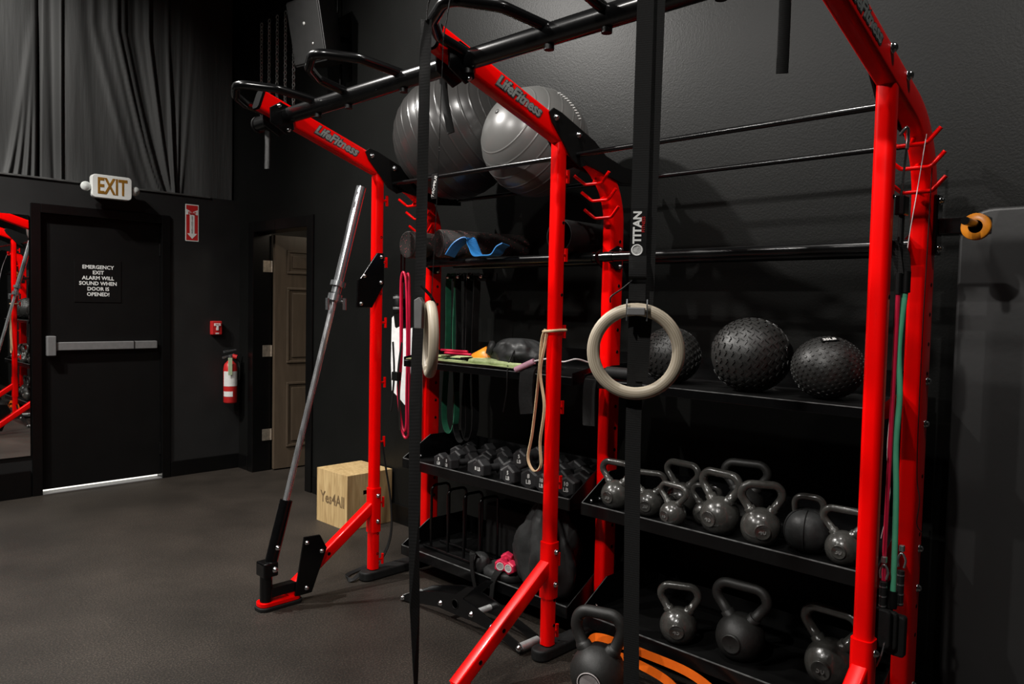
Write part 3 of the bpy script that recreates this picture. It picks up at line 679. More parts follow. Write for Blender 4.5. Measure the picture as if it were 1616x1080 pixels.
bk = MB().box((-.021, -.014, -.02), (.021, .004, .016), frame_of(top+V((0, 0, .004)), side, nrm.cross(side), nrm) if False else frame_of(top+nrm*.022+V((0, 0, .0)), side, (0, 0, 1), nrm)).build('cam_buckle', 'aluminium', rg, bevel=.002)
for s in (-1, 1):
    MB().prism([(-.006, -.028), (.008, -.028), (.009, .012), (.003, .024), (-.005, .02)], .003, frame_of(top+nrm*.02+side*(s*.024), nrm, (0, 0, 1), side)).build('buckle_cheek', 'chrome', bk)
kn = ribbon(smooth_path([top+V((-.002, 0, .13)), top+nrm*.014+V((0, 0, .105)), top+nrm*.016+V((0, 0, .08)), top+nrm*.004+V((0, 0, .072))], 4), side, .042).build('strap_fold', 'strap', rg)
MB().tube(smooth_path([top+side*-.012+V((0, 0, .07)), top+side*-.035+V((0, 0, .05)), top+side*-.062+V((0, 0, .03)), top+side*-.064+V((0, 0, .015))], 5), .0022, 6).build('strap_thread', 'black_satin', rg)
# far ring, almost edge-on
ang2 = math.radians(-33); R2 = (1.488, 1.807, 1.393)
rg, nrm, side = ring(*R2, ang2, 'pale wooden gymnastic ring seen edge-on on the farther thin black strap', 0, 0)
top = V((R2[0], R2[1], R2[2]+.103)); hk = V((1.60, 1.86, 2.475))
ribbon([top+V((.002, -.002, .01)), (1.505, 1.80, 1.9), (1.52, 1.805, 2.3), hk+V((-.055, -.06, -.03)), hk+V((-.05, -.05, .02))], (.64, .77, 0), .034).build('strap', 'strap', rg)
ribbon(smooth_path([(1.508, 1.872, 2.36), (1.515, 1.872, 2.42), hk+V((-.06, .0, .012)), hk+V((-.045, -.03, .028)), hk+V((-.05, -.055, .0))], 5), (.64, .77, .0), .032).build('strap_loop', 'strap', rg)
ribbon([(1.508, 1.872, 2.37), (1.50, 1.866, 2.2), (1.492, 1.862, 1.6), (1.478, 1.862, 1.2), (1.477, 1.858, .85), (1.48, 1.85, .55), (1.484, 1.845, .35), (1.486, 1.842, .2)], (.74, -.67, 0), .034, twist=(.64, .77, 0)).build('strap_tail', 'strap', rg)
MB().prism([(-.012, -.05), (.012, -.05), (.014, .03), (.004, .045), (-.014, .035)], .02, frame_of(top+V((-.022, .018, -.02)), (.4, -.9, 0), (0, 0, 1), (-.9, -.4, 0))).build('cam_buckle', 'aluminium', rg, bevel=.002)
MB().tube([top+V((-.02, .02, .06)), top+V((.0, .0, .03)), top+V((.01, -.01, .005))], .005, 6).build('strap_knot', 'black_satin', rg)

# ------------------------------------------------------------------ exercise balls on the rails
def swiss(name, c, R, m, axis, label, ridges, amp):
    prof = []; n = 420
    for i in range(n+1):
        a = PI*i/n; lat = a/PI
        k = 0
        for rr in ridges:
            k += math.exp(-((lat-rr)/.0034)**2)
        r_ = R*(1+amp*k); prof.append((0 if i in (0, n) else r_*math.sin(a), -r_*math.cos(a)))
    root = empty(name, (c[0], c[1], c[2]-R), 0, label, 'exercise ball', 'exercise balls on the top rails')
    MB().lathe(prof, 72, ax((0, 0, R), axis)).build('ball_skin', m, root, False)
    MB().lathe([(0, 0), (.012, 0), (.012, .004), (0, .005)], 12, ax(V((0, 0, R))+V(axis).normalized()*(R-.001), axis)).build('valve_plug', m, root, False)
    return root
b1c = V((2.73, 3.135, 2.392)); b2c = V((2.73, 2.548, 2.288))
swiss('exercise_ball', b1c, .325, 'foamball_dark', r2*.80+up*.35-fw*.45, 'large dark grey exercise ball with seam stripes on the top rails', [.12+.055*i for i in range(15)], .006)
s2 = swiss('exercise_ball', b2c, .258, 'foamball_light', -r2*.70+up*.40-fw*.6, 'smaller light grey exercise ball with circular grooves on the top rails', [.022+.019*i for i in range(20)]+[.45, .52, .6, .68, .76], .007)
d_ = (r2*.63+up*.55-fw*.55).normalized(); rgx = (up*-.8+r2*.5); rgx = (rgx-d_*rgx.dot(d_)).normalized()
mb = MB()
for k in range(12):
    a = -.3+k*.055; q = (d_*math.cos(a)+rgx*math.sin(a)).normalized(); t_ = (rgx*math.cos(a)-d_*math.sin(a)).normalized(); p = V((0, 0, .258))+q*.2595
    F_ = frame_of(p, t_, q.cross(t_), q); h_ = .022 if k % 3 else .03
    mb.box((-.004, -h_/2, -.0005), (.002, h_/2, .001), F_)
mb.build('printed_band', 'white', s2, False)
ht = MB().box((2.49, 2.985, 2.03), (2.494, 3.03, 2.155)).build('hanging_label', 'black_satin')
tag(ht, 'narrow black label with white print hanging off the front ball rail', 'label')
text('SUPPORT', .026, frame_of((2.4895, 3.007, 2.09), (0, .25, -1), (0, 1, .25), (-1, 0, 0)), 'lettering', 'white', ht)

# ------------------------------------------------------------------ slam balls
def on_ball(c, rad, th, ph, axis=(0, 0, 1)):
    q = V((math.cos(ph)*math.cos(th), math.cos(ph)*math.sin(th), math.sin(ph)))
    return q
def slam(c, R, sq, label, kind, rz, hub=None, txt=None):
    root = empty('slam_ball', (c[0], c[1], c[2]-R*sq), rz, label, 'medicine ball', 'slam balls on the upper shelf')
    S = Matrix.Translation((0, 0, R*sq)) @ Matrix.Diagonal((1, 1, sq, 1))
    n = 24; MB().lathe([(0 if i in (0, n) else R*math.sin(PI*i/n), -R*math.cos(PI*i/n)) for i in range(n+1)], 40, S).build('ball_body', 'rubber_ball', root, False)
    mb = MB()
    A = V((.25, -.55, .8)).normalized() if kind == 'tread' else V((-.6, -.5, .4)).normalized()
    Q = V((0, 0, 1)).rotation_difference(V((.55, -.85, .15)).normalized()).to_matrix()
    if kind == 'tread':
        rows = 13
        for i in range(rows):
            ph = math.radians(-66+132*i/(rows-1)); m_ = max(6, int(30*math.cos(ph)))
            for j in range(m_):
                for s in (-1, 1):
                    th = 2*PI*(j+(.5 if i % 2 else 0))/m_+s*.24/(m_/12)*.5
                    q = Q @ V((math.cos(ph)*math.cos(th), math.cos(ph)*math.sin(th), math.sin(ph))); e = Q @ V((-math.sin(th), math.cos(th), 0)); f_ = q.cross(e)
                    a = s*.75; e2 = e*math.cos(a)+f_*math.sin(a); f2 = q.cross(e2)
                    mb.box((-.0115*R/.14, -.0045*R/.14, -.002), (.0115*R/.14, .0045*R/.14, .0035), S @ frame_of(q*R, e2, f2, q))
    else:
        cnt = 420
        for i in range(cnt):
            z = 1-2*(i+.5)/cnt; th = i*PI*(3-math.sqrt(5)); rr = math.sqrt(1-z*z); q = V((rr*math.cos(th), rr*math.sin(th), z))
            e = q.orthogonal().normalized()
            mb.lathe([(.0068, -.001), (.0062, .0016), (.004, .002), (0, .002)], 6, S @ frame_of(q*R, e, q.cross(e), q), smooth=False)
    o = mb.build('tread_blocks', 'rubber_ball', root, False); o['kind'] = 'stuff'
    if hub:
        q = (Matrix.Rotation(-rz, 3, 'Z') @ V(hub)).normalized()
        MB().lathe([(0, 0), (.034, 0), (.036, .004), (.03, .007), (0, .006)], 24, S @ ax(q*(R-.001), q)).build('end_cap', 'black_steel', root, False)
    if txt:
        q = (Matrix.Rotation(-rz, 3, 'Z') @ V(txt)).normalized(); rgt_ = Matrix.Rotation(-rz, 3, 'Z') @ (r2*.95-up*.1); rgt_ = (rgt_-q*rgt_.dot(q)).normalized()
        F_ = S @ frame_of(q*(R+.003), rgt_, q.cross(rgt_), q)
        MB().box((-.03, -.013, -.002), (.03, .013, .001), F_).build('weight_label', 'black_satin', root, False)
        text('35LB', .022, F_ @ Matrix.Translation((0, 0, .0016)), 'lettering', 'white', root, False, bold=.0008)
    return root
slam((2.77, 1.775, 1.305), .122, .95, 'black treaded slam ball seen through the wooden ring', 'tread', .4)
slam((2.75, 1.405, 1.33), .148, .95, 'large black slam ball with tyre tread, middle of the shelf', 'tread', 0, hub=(.1, -.92, .12))
slam((2.75, 1.108, 1.302), .124, .9, 'black dimpled slam ball with white weight print beside the near upright', 'dot', .2, txt=-fw*.45+up*.9-r2*.15)

# ------------------------------------------------------------------ kettlebells
def kettlebell(x, y, z, R, rz, label, m='kb', num='16', hs=1.0, hr=.215, ghost=False):
    root = empty('kettlebell', (x, y, z), rz, label, 'kettlebell', 'kettlebells on the rig shelves')
    prof = [(.0, 0), (.60*R, 0)]; n = 18; a0 = math.asin(-.86)
    for i in range(n+1):
        a = math.radians(-58)+(PI/2-math.radians(-58))*i/n
        prof.append((0 if i == n else R*math.cos(a), .85*R+.0+R*math.sin(a)))
    prof[1] = (R*math.cos(math.radians(-58)), .002); prof[0] = (0, .002)
    MB().lathe(prof, 28).build('body', m, root, False)
    zc = .85*R
    pts = [(0, -.42*R, zc+.72*R), (0, -.62*R, zc+.98*R), (0, -1.06*R*hs, zc+1.66*R), (0, -.78*R*hs, zc+2.16*R), (0, .78*R*hs, zc+2.16*R), (0, 1.06*R*hs, zc+1.66*R), (0, .62*R, zc+.98*R), (0, .42*R, zc+.72*R)]
    pa = fillet(pts, [.4*R, .6*R, .5*R, .5*R, .6*R, .4*R], 6); nn = len(pa)
    sc = [1.35-.35*min(1, min(i, nn-1-i)/7) for i in range(nn)]
    MB().tube(pa, hr*R, 12, upv=(1, 0, 0), scale=sc).build('handle', m, root, False)
    MB().lathe([(.40*R, -.12*R), (.40*R, .018*R), (.37*R, .03*R), (.345*R, .012*R), (0, .012*R)], 20, ax((-.99*R, 0, zc), (-1, 0, -.12))).build('number_boss', m, root, False)
    if num: text(num, .36*R, frame_of((-1.004*R, 0, zc), (0, -1, 0), (.12, 0, 1), (-1, 0, -.12)), 'number', 'kb_num', root, False, bold=.0006, depth=.002)
    return root
SZ = .6285
for a in (
    (2.695, 1.985, SZ, .066, .05, 'glossy grey kettlebell at the far end of the middle shelf next to the upright', 'kb', '35', 1.1),
    (2.70, 1.818, SZ, .06, .35, 'grey kettlebell half hidden behind the wide black ring strap', 'kb', '20', 1.15),
    (2.648, 1.665, SZ, .054, -.15, 'smallest grey kettlebell at the front of the middle shelf', 'kb', '15', 1.25),
    (2.85, 1.75, SZ, .07, -.1, 'dark kettlebell in the back row with only its handle showing', 'kb', '', 1.2),
    (2.765, 1.585, SZ, .052, .2, 'small kettlebell tucked behind the smallest one', 'kb', '10', 1.1),
    (2.70, 1.485, SZ, .078, -.1, 'large glossy grey kettlebell in the middle of the middle shelf', 'kb', '45', 1.1),
    (2.69, 1.31, SZ, .074, .55, 'glossy grey kettlebell turned sideways on the middle shelf', 'kb', '40', 1.0),
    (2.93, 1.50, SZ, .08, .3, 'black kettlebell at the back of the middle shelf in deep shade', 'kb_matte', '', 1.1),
    (2.70, 1.008, SZ, .062, .1, 'glossy grey kettlebell against the near upright on the middle shelf', 'kb', '30', 1.15),
    (2.70, 1.655, .1405, .076, .45, 'glossy kettlebell with bright lamp glints on the bottom shelf', 'kb', '45', 1.0),
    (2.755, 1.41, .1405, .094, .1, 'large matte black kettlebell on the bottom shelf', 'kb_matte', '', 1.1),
    (2.80, 1.075, .1405, .09, .0, 'glossy kettlebell at the near end of the bottom shelf', 'kb', '50', 1.1),
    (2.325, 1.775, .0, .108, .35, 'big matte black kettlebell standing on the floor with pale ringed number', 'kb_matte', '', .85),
): kettlebell(*a)
kf = [o for o in bpy.data.objects if o.name.startswith('kettlebell') and o.get('label', '').startswith('big matte')][0]
for ch in list(kf.children):
    if ch.name.startswith('number_boss'):
        MB().lathe([(.395*.108, .014*.108), (.43*.108, .02*.108), (.43*.108, .045*.108), (.395*.108, .045*.108), (.395*.108, .014*.108)], 28, ax((-.99*.108, 0, .85*.108), (-1, 0, -.12))).build('painted_ring', 'cord', kf, False)
# soft kettlebell with sewn panels
sk = empty('soft_kettlebell', (2.735, 1.148, SZ), .2, 'soft black leather kettlebell with sewn seams near the near upright', 'kettlebell', 'kettlebells on the rig shelves')
n = 20; MB().lathe([(0 if i in (0, n) else .086*math.sin(PI*i/n)**.8, .078-.078*math.cos(PI*i/n)) for i in range(n+1)], 32).build('body', 'bag', sk, False)
for k in range(6):
    a = k*PI/3; MB().tube([(.0875*math.sin(PI*i/16)**.8*math.cos(a), .0875*math.sin(PI*i/16)**.8*math.sin(a), .078-.079*math.cos(PI*i/16)) for i in range(1, 16)], .0022, 6).build('seam', 'black_rubber', sk, False)
MB().tube(fillet([(0, -.045, .13), (0, -.055, .2), (0, .055, .2), (0, .045, .13)], .03, 5), .013, 10, upv=(1, 0, 0)).build('handle', 'kb', sk, False)

# ------------------------------------------------------------------ dumbbells
def dumbbell(x, y, z, R, rz, label, num, m='neoprene', L=.185, group='dumbbells on the rig shelf', tilt=0):
    if m == 'neoprene': R *= 1.16
    root = empty('dumbbell', (x, y, z), rz, label, 'dumbbell', group); root.rotation_euler = (0, tilt, rz)
    zc = R*.866
    for s in (-1, 1):
        Mx = Matrix.Translation((s*L*.34, 0, zc)) @ Matrix.Rotation(PI/2, 4, 'Y')
        MB().lathe([(R*.8, -L*.16), (R, -L*.13), (R, L*.13), (R*.8, L*.16)], 6, Mx, smooth=False).build('hex_head', m, root, False, bevel=.004)
    MB().cyl((-L*.22, 0, zc), (L*.22, 0, zc), R*.38, 12).build('grip', m, root, False)
    if num:
        text(num, R*.5, frame_of((-L*.502, 0, zc+R*.05), (0, -1, 0), (0, 0, 1), (-1, 0, 0)), 'weight_print', 'white', root, False, bold=.0003)
    return root
nth = ['at its far end', 'second from its far end', 'third from its far end', 'fourth from its far end', 'at its middle', 'fourth from its near end', 'third from its near end', 'behind the middle upright', 'at its near end']
for i, (y, x, R, rz, num) in enumerate(((3.10, 2.71, .038, .1, '5\nLB'), (2.995, 2.70, .04, -.25, '8\nLB'), (2.885, 2.73, .042, .5, ''), (2.775, 2.71, .045, -.15, '8 LB'), (2.67, 2.73, .042, .7, ''), (2.575, 2.72, .045, -.1, '5\nLB'), (2.47, 2.73, .048, .15, '8\nLB'), (2.365, 2.73, .044, -.1, '10\nLB'), (2.26, 2.75, .046, .2, '10\nLB'))):
    dumbbell(x, y, SZ, R, rz, 'black hex dumbbell in the front row, %s' % nth[i], num)
for i, (y, x, R, rz, z) in enumerate(((3.24, 2.93, .036, .3, SZ), (3.12, 2.94, .042, -.2, SZ), (2.99, 2.95, .04, .1, SZ), (2.86, 2.96, .046, -.1, SZ), (2.73, 2.96, .044, .2, SZ), (2.60, 2.96, .046, -.2, SZ), (2.47, 2.96, .044, .1, SZ), (2.33, 2.965, .048, .05, SZ))):
    dumbbell(x, y, z, R, rz, 'black hex dumbbell in the shaded back row, %s' % ['at the far end', 'second from the far end', 'third from the far end', 'fourth from the far end', 'fourth from the near end', 'third from the near end', 'second from the near end', 'at the near end'][i], '', group='dumbbells in the back row')
dumbbell(2.725, 2.52, SZ+.094, .042, .05, 'black hex dumbbell lying on top of the front row', '5\nLB')
# pink dumbbells on a folded pouch
pc = MB(); 
pc.lathe([(0, 0), (.9, 0), (1, .1), (1, .7), (.8, 1), (0, 1)], 28, Matrix.Translation((2.72, 2.67, .1405)) @ Matrix.Diagonal((.11, .13, .05, 1)))
tag(pc.build('exercise_pouch', 'bag'), 'flat black nylon pouch under the pink dumbbells', 'pouch')
for i, (x, y, rz, lb) in enumerate(((2.69, 2.655, .5, 'pink dumbbell on the pouch, the farther of two'), (2.705, 2.585, .2, 'pink dumbbell on the pouch, the nearer one beside the bag'))):
    r_ = dumbbell(x, y, .191, .034, rz, lb, '', 'pink', .15, 'pink dumbbells', 0)
    MB().lathe([(.016, 0), (.02, 0), (.02, .001), (.016, .001), (.016, 0)], 18, ax((-.0756, 0, .0295), (-1, 0, 0))).build('printed_ring', 'white', r_, False)

# ------------------------------------------------------------------ foam rollers and blue strap on the roller rails
def roller(x, y, z, R, L, rz, label, m, hollow=False):
    root = empty('foam_roller', (x, y, z-R), rz, label, 'foam roller', 'foam rollers on the rails')
    Mx = Matrix.Translation((0, 0, R)) @ Matrix.Rotation(PI/2, 4, 'Y')
    MB().lathe([(R-.006, 0), (R, .006), (R, L-.006), (R-.006, L)], 32, Mx).build('roll', m, root, False)
    MB().lathe([(R*.93, -.001), (R*.98, -.001), (R*.98, .002), (R*.93, .002), (R*.93, -.001)], 32, Mx).build('end_rim', m, root, False)
    return root
roller(2.60, 3.36, 1.822, .074, .52, -.03, 'speckled dark foam roller nearest the far upright', 'speckle')
roller(2.632, 3.135, 1.822, .074, .52, -.28, 'long speckled dark foam roller behind the blue strap', 'speckle')
roller(2.64, 2.30, 1.822, .076, .45, 0, 'black foam roller lying behind the middle front upright', 'black_rubber')
bs = ribbon(smooth_path([(2.62, 3.03, 1.752), (2.63, 2.98, 1.81), (2.66, 2.93, 1.838), (2.67, 2.905, 1.80), (2.66, 2.86, 1.752), (2.66, 2.79, 1.749), (2.66, 2.73, 1.752), (2.66, 2.695, 1.785), (2.665, 2.665, 1.80)], 6), (1, -.25, 0), .06, .006)
tag(bs.build('foam_strap', 'blue'), 'bent blue foam strap lying on the front roller rail', 'strap')

# ------------------------------------------------------------------ resistance bands
def hang_loop(name, x, y, z0, z1, w_, m, label, sway=0, r=.0, width=.03, th=.004, wv=(1, 0, 0), grp=None):
    # a long flat loop hanging over a peg at z0 down to z1
    pts = [(x, y, z0), (x+.0, y+w_*.5, z0-.025), (x, y+w_*.45+sway*.3, z0-(z0-z1)*.4), (x, y+w_*.8+sway*.7, z1+.14), (x, y+w_*.55+sway, z1+.03), (x, y+sway, z1),
           (x, y-w_*.5+sway, z1+.03), (x, y-w_*.75+sway*.7, z1+.15), (x, y-w_*.4+sway*.3, z0-(z0-z1)*.4), (x, y-w_*.5, z0-.025), (x, y, z0)]
    p = smooth_path(pts, 7)
    mb = ribbon(p, wv, width, th) if width else MB().tube(p, r, 8)
    return tag(mb.build(name, m), label, 'band', grp)
# peg strip behind the far upright
ps = MB().box((2.93, 3.0, 1.635), (2.94, 3.36, 1.675)).build('peg_strip', 'black_satin', rig)
for y in (3.325, 3.24, 3.15, 3.05):
    MB().cyl((2.93, y, 1.655), (2.86, y, 1.655), .008, 8).build('strip_peg', 'black_steel', ps); bolt((2.862, y, 1.655), (-1, 0, 0), .008, ps)
hang_loop('resistance_band', 2.90, 3.325, 1.668, .76, .07, 'darkgreen', 'dark green loop band hanging on the strip beside the far back upright', .0, width=.04, grp='loop bands on the peg strip')
hang_loop('resistance_band', 2.90, 3.24, 1.668, .72, .07, 'black_rubber', 'black loop band hanging right next to the dark green one', -.02, width=.04, grp='loop bands on the peg strip')
hang_loop('resistance_band', 2.90, 3.15, 1.668, .74, .06, 'black_rubber', 'black loop band hanging last on the peg strip', .01, width=.05, grp='loop bands on the peg strip')
# red tubes left of the far upright
def loop_tube(pts, r, m, name, label, cat='band', grp=None, closed=True, seg=8, parent=None):
    p = smooth_path(pts, 7, closed); o = MB().tube(p, r, 8, closed=closed).build(name, m, parent)
    if parent is None: tag(o, label, cat, grp)
    return o
RX = 2.70
t1 = empty('resistance_tube', (RX, 3.5, .74), 0, 'red resistance tube with black handle straps hanging beside the far back upright', 'band')
loop_tube([(RX, 3.535, 1.63), (RX, 3.53, 1.2), (RX, 3.55, .95), (RX, 3.51, .76), (RX, 3.46, .75), (RX, 3.455, .95), (RX, 3.46, 1.2), (RX, 3.47, 1.63), (RX, 3.50, 1.655)], .0075, 'red_tube', 'tube', '', parent=t1)
loop_tube([(RX-.03, 3.505, 1.63), (RX-.03, 3.50, 1.2), (RX-.03, 3.52, 1.0), (RX-.03, 3.475, .80), (RX-.03, 3.44, .80), (RX-.03, 3.44, 1.0), (RX-.03, 3.44, 1.3), (RX-.03, 3.46, 1.63)], .0075, 'red_tube', 'tube', '', parent=t1)
ribbon([(RX-.02, 3.52, 1.78), (RX-.02, 3.52, 1.66), (RX-.02, 3.51, 1.62)], (1, 0, 0), .012).build('hanging_cord', 'black_satin', t1)
ribbon([(RX-.02, 3.49, 1.78), (RX-.02, 3.49, 1.66), (RX-.02, 3.50, 1.62)], (1, 0, 0), .012).build('hanging_cord', 'black_satin', t1)
ribbon(smooth_path([(RX-.04, 3.56, 1.28), (RX-.04, 3.545, 1.1), (RX-.04, 3.56, .95), (RX-.04, 3.575, .88)], 5), (.3, .9, 0), .028).build('handle_strap', 'strap', t1)
ribbon(smooth_path([(RX-.045, 3.47, 1.28), (RX-.045, 3.50, 1.12), (RX-.045, 3.49, .95), (RX-.045, 3.475, .78)], 5), (.3, .9, 0), .028).build('handle_strap', 'strap', t1)
MB().box((RX-.06, 3.49, 1.06), (RX-.03, 3.545, 1.11)).build('strap_clip', 'black_satin', t1, bevel=.004)
# beige band looped round the middle front upright
bg = empty('loop_band', (FX-.04, YB+.05, .8), 0, 'long beige latex band looped round the middle front upright', 'band')
p = smooth_path([(FX-.035, 2.15, 1.405), (FX-.04, 2.165, 1.36), (FX-.045, 2.17, 1.25), (FX-.045, 2.185, 1.1), (FX-.045, 2.205, .95), (FX-.045, 2.225, .85), (FX-.045, 2.19, .80), (FX-.045, 2.15, .83), (FX-.045, 2.157, .93), (FX-.045, 2.138, 1.08), (FX-.045, 2.165, 1.22), (FX-.04, 2.15, 1.33), (FX-.035, 2.14, 1.40)], 7)
ribbon(p, (1, -.4, 0), .011, .005).build('hanging_loop', 'beige', bg)
loop_tube([(FX-.036, YB+.03, 1.395), (FX-.036, YB-.03, 1.40), (FX+.0, YB-.036, 1.402), (FX+.036, YB-.03, 1.402), (FX+.038, YB+.03, 1.40), (FX, YB+.036, 1.397)], .0065, 'beige', 'knot_loop', '', parent=bg)
# springy orange bands between the floor kettlebell and the bottom shelf
for i, (pts, lb) in enumerate((
    ([(2.45, 1.93, .022), (2.50, 1.97, .05), (2.505, 1.95, .11), (2.50, 1.88, .138), (2.51, 1.7, .135), (2.52, 1.5, .125), (2.53, 1.38, .08), (2.525, 1.31, .03), (2.45, 1.33, .022)], 'upper orange latex band curling up from the floor along the bottom shelf edge'),
    ([(2.44, 1.90, .022), (2.47, 1.94, .03), (2.485, 1.92, .065), (2.485, 1.86, .09), (2.49, 1.72, .095), (2.495, 1.58, .075), (2.50, 1.50, .03), (2.47, 1.40, .022), (2.42, 1.30, .022)], 'lower orange latex band curling behind the big floor kettlebell'))):
    o = ribbon(smooth_path(pts, 8), (.25, 0, 1), .032, .006)
    tag(o.build('stretched_band', 'orange'), lb, 'band', 'orange bands')
# black band trailing from the far upright
bl = smooth_path([(FX+.05, YA, .745), (FX+.07, YA-.01, .6), (FX+.1, YA-.02, .4), (FX+.13, YA+.02, .2), (FX+.12, YA+.1, .05), (FX+.02, YA+.14, .012), (FX-.1, YA+.10, .012), (FX-.12, YA+.02, .012), (FX-.02, YA+.06, .03), (FX+.12, YA+.12, .03)], 7)
tag(ribbon(bl, (.2, .9, .3), .022, .004).build('loop_band', 'black_rubber'), 'black band trailing from the far upright onto the floor', 'band')

# tubes, cords and carabiners on the near upright
tx, ty = 2.515, .80
def tube_band(name, pts, r, m, label, top_strap, grip):
    root = empty(name, pts[-1], 0, label, 'band', 'resistance tubes on the near upright')
    MB().tube(smooth_path(pts, 6), r, 10).build('tube', m, root)
    t_ = V(pts[0]); MB().cyl(t_+V((0, 0, -.01)), t_+V((0, 0, .055)), r*1.5, 10).build('tube_end', 'black_satin', root)
    ribbon(smooth_path([t_+V((0, 0, .05)), t_+V((-.004, .01, .12)), V(top_strap)], 4), (0, 1, 0), .026, .004).build('strap', 'strap', root)
    g = V(grip); MB().lathe([(r*1.4, 0), (r*1.6, .01), (r*1.5, .055)], 10, Matrix.Translation(V(pts[-1])-V((0, 0, .045)))).build('tube_end', 'black_satin', root)
    MB().prism(rrect(.055, .12, .012, 3), .02, frame_of(g, (0, -1, 0), (0, 0, 1), (-1, 0, 0))).build('handle', 'black_rubber', root, bevel=.005)
    return root
gt = tube_band('resistance_tube', [(tx, .786, 1.575), (tx-.002, .797, 1.4), (tx-.004, .788, 1.25), (tx-.002, .793, 1.1), (tx, .787, .95), (tx, .784, .8), (tx, .783, .63)], .0088, 'green_band', 'green resistance tube hanging between the two near uprights', (FX+.062, .835, 1.72), (tx, .79, .52))
rt_ = tube_band('resistance_tube', [(tx-.015, .802, 1.57), (tx-.015, .804, 1.3), (tx-.015, .806, 1.0), (tx-.015, .808, .75), (tx-.015, .806, .66)], .0068, 'red_tube', 'red resistance tube hanging right behind the near front upright', (FX+.062, .82, 1.72), (tx-.03, .80, .53))
bt = empty('tube_handles', (tx+.02, .775, .40), 0, 'black foam handles with chrome carabiners hanging low on the near upright', 'handle')
for y, z, dx in ((.803, .67, -.03), (.772, .70, .03)):
    MB().cyl((tx+dx, y, z), (tx+dx, y, z-.11), .0105, 10).build('foam_grip', 'black_rubber', bt)
    for k in range(4): MB().cyl((tx+dx, y, z-.012-k*.03), (tx+dx, y, z-.016-k*.03), .0112, 12).build('grip_ring', 'chrome', bt)
    MB().tube(smooth_path([(tx+dx, y-.008, z+.01), (tx+dx, y-.012, z+.035), (tx+dx, y, z+.055), (tx+dx, y+.01, z+.035), (tx+dx, y+.008, z+.01)], 4), .0035, 6).build('carabiner', 'chrome', bt)
    MB().box((tx+dx-.007, y-.007, z+.06), (tx+dx+.007, y+.007, z+.08)).build('swivel', 'chrome', bt, bevel=.002)
ribbon(smooth_path([(tx-.05, .83, .45), (tx-.05, .815, .40), (tx-.05, .795, .44), (tx-.05, .785, .49)], 5), (1, 0, 0), .008, .004).build('wire_clip', 'chrome', bt)
MB().prism(rrect(.06, .13, .01, 3), .03, frame_of((tx+.03, .775, .50), (0, -1, 0), (0, 0, 1), (-1, 0, 0))).build('handle_web', 'black_rubber', bt, bevel=.006)
wi = MB().tube(smooth_path([(2.66, .79, 2.07), (2.60, .79, 1.9), (2.56, .80, 1.7), (2.55, .805, 1.5), (2.52, .82, 1.1), (2.50, .80, .95), (2.50, .82, .80)], 6), .0014, 5)
tag(wi.build('hanging_wire', 'cord'), 'thin pale wire hanging from the top hook of the near arm', 'wire')
wi = MB().tube(smooth_path([(2.73, .79, 1.98), (2.72, .79, 1.7), (2.71, .79, 1.4), (2.70, .785, 1.0), (2.69, .77, .9), (2.69, .775, .82), (2.70, .76, .79)], 6), .0016, 5)
tag(wi.build('hanging_wire', 'black_satin'), 'thin dark wire hanging along the near back upright', 'wire')
cb = empty('snap_hook', (FX+.06, .80, 1.78), 0, 'black strap buckle with steel snap hook on the top peg of the near upright', 'hook')
MB().tube(smooth_path([(FX+.062, .815, 2.04), (FX+.075, .80, 2.065), (FX+.09, .80, 2.04), (FX+.085, .80, 2.0)], 4), .005, 8).build('hook', 'chrome', cb)
ribbon([(FX+.08, .80, 2.0), (FX+.075, .805, 1.9), (FX+.075, .81, 1.84)], (1, .3, 0), .026, .006).build('strap', 'strap', cb)
MB().box((FX+.055, .79, 1.80), (FX+.10, .82, 1.86)).build('buckle', 'black_steel', cb, bevel=.004)
MB().cyl((FX+.08, .805, 1.80), (FX+.078, .807, 1.45), .009, 8).build('cord', 'black_satin', cb)

# ------------------------------------------------------------------ things on the upper shelf of the far bay
U = 1.191
ld_ = empty('agility_ladder', (2.66, 2.95, U), 0, 'pale green webbing agility ladder folded along the upper shelf', 'ladder')
ribbon([(2.60, 3.33, U+.012), (2.61, 3.1, U+.02), (2.615, 2.9, U+.018), (2.62, 2.7, U+.02), (2.61, 2.52, U+.018)], (1, 0, .1), .05, .004).build('webbing', 'lime', ld_)
ribbon([(2.66, 3.3, U+.03), (2.66, 3.1, U+.035), (2.68, 2.85, U+.04), (2.67, 2.62, U+.03)], (1, 0, .15), .045, .004).build('webbing', 'lime', ld_)
for y in (3.2, 3.05, 2.9): MB().box((2.60, y-.012, U+.036), (2.74, y+.012, U+.042)).build('rung', 'black_satin', ld_)
rp = MB().tube(smooth_path([(2.62, 2.86, U+.026), (2.61, 2.80, U+.03), (2.63, 2.74, U+.026), (2.61, 2.68, U+.03), (2.63, 2.62, U+.026), (2.61, 2.57, U+.026), (2.64, 2.52, U+.024)], 6), .012, 8)
tag(rp.build('braided_rope', 'lime'), 'short pale green braided rope on the shelf edge before the black bag', 'rope')
cn = MB().lathe([(.095, 0), (.1, .004), (.035, .06), (.03, .062), (.092, .008), (.095, 0)], 28, Matrix.Translation((2.76, 2.86, U+.03)) @ Matrix.Rotation(.25, 4, 'X'))
tag(cn.build('disc_cone', 'orange_p'), 'orange disc cone lying on the upper shelf beside the black bag', 'cone')
for i, (y, z) in enumerate(((3.06, .062), (3.03, .048))):
    tag(MB().cyl((2.70, y+.12, U+z), (2.72, y-.07, U+z), .007, 8).build('marker_stick', 'red_tube'), ['thin red stick lying on top of the green webbing', 'lower thin red stick lying under the other on the webbing'][i], 'stick')
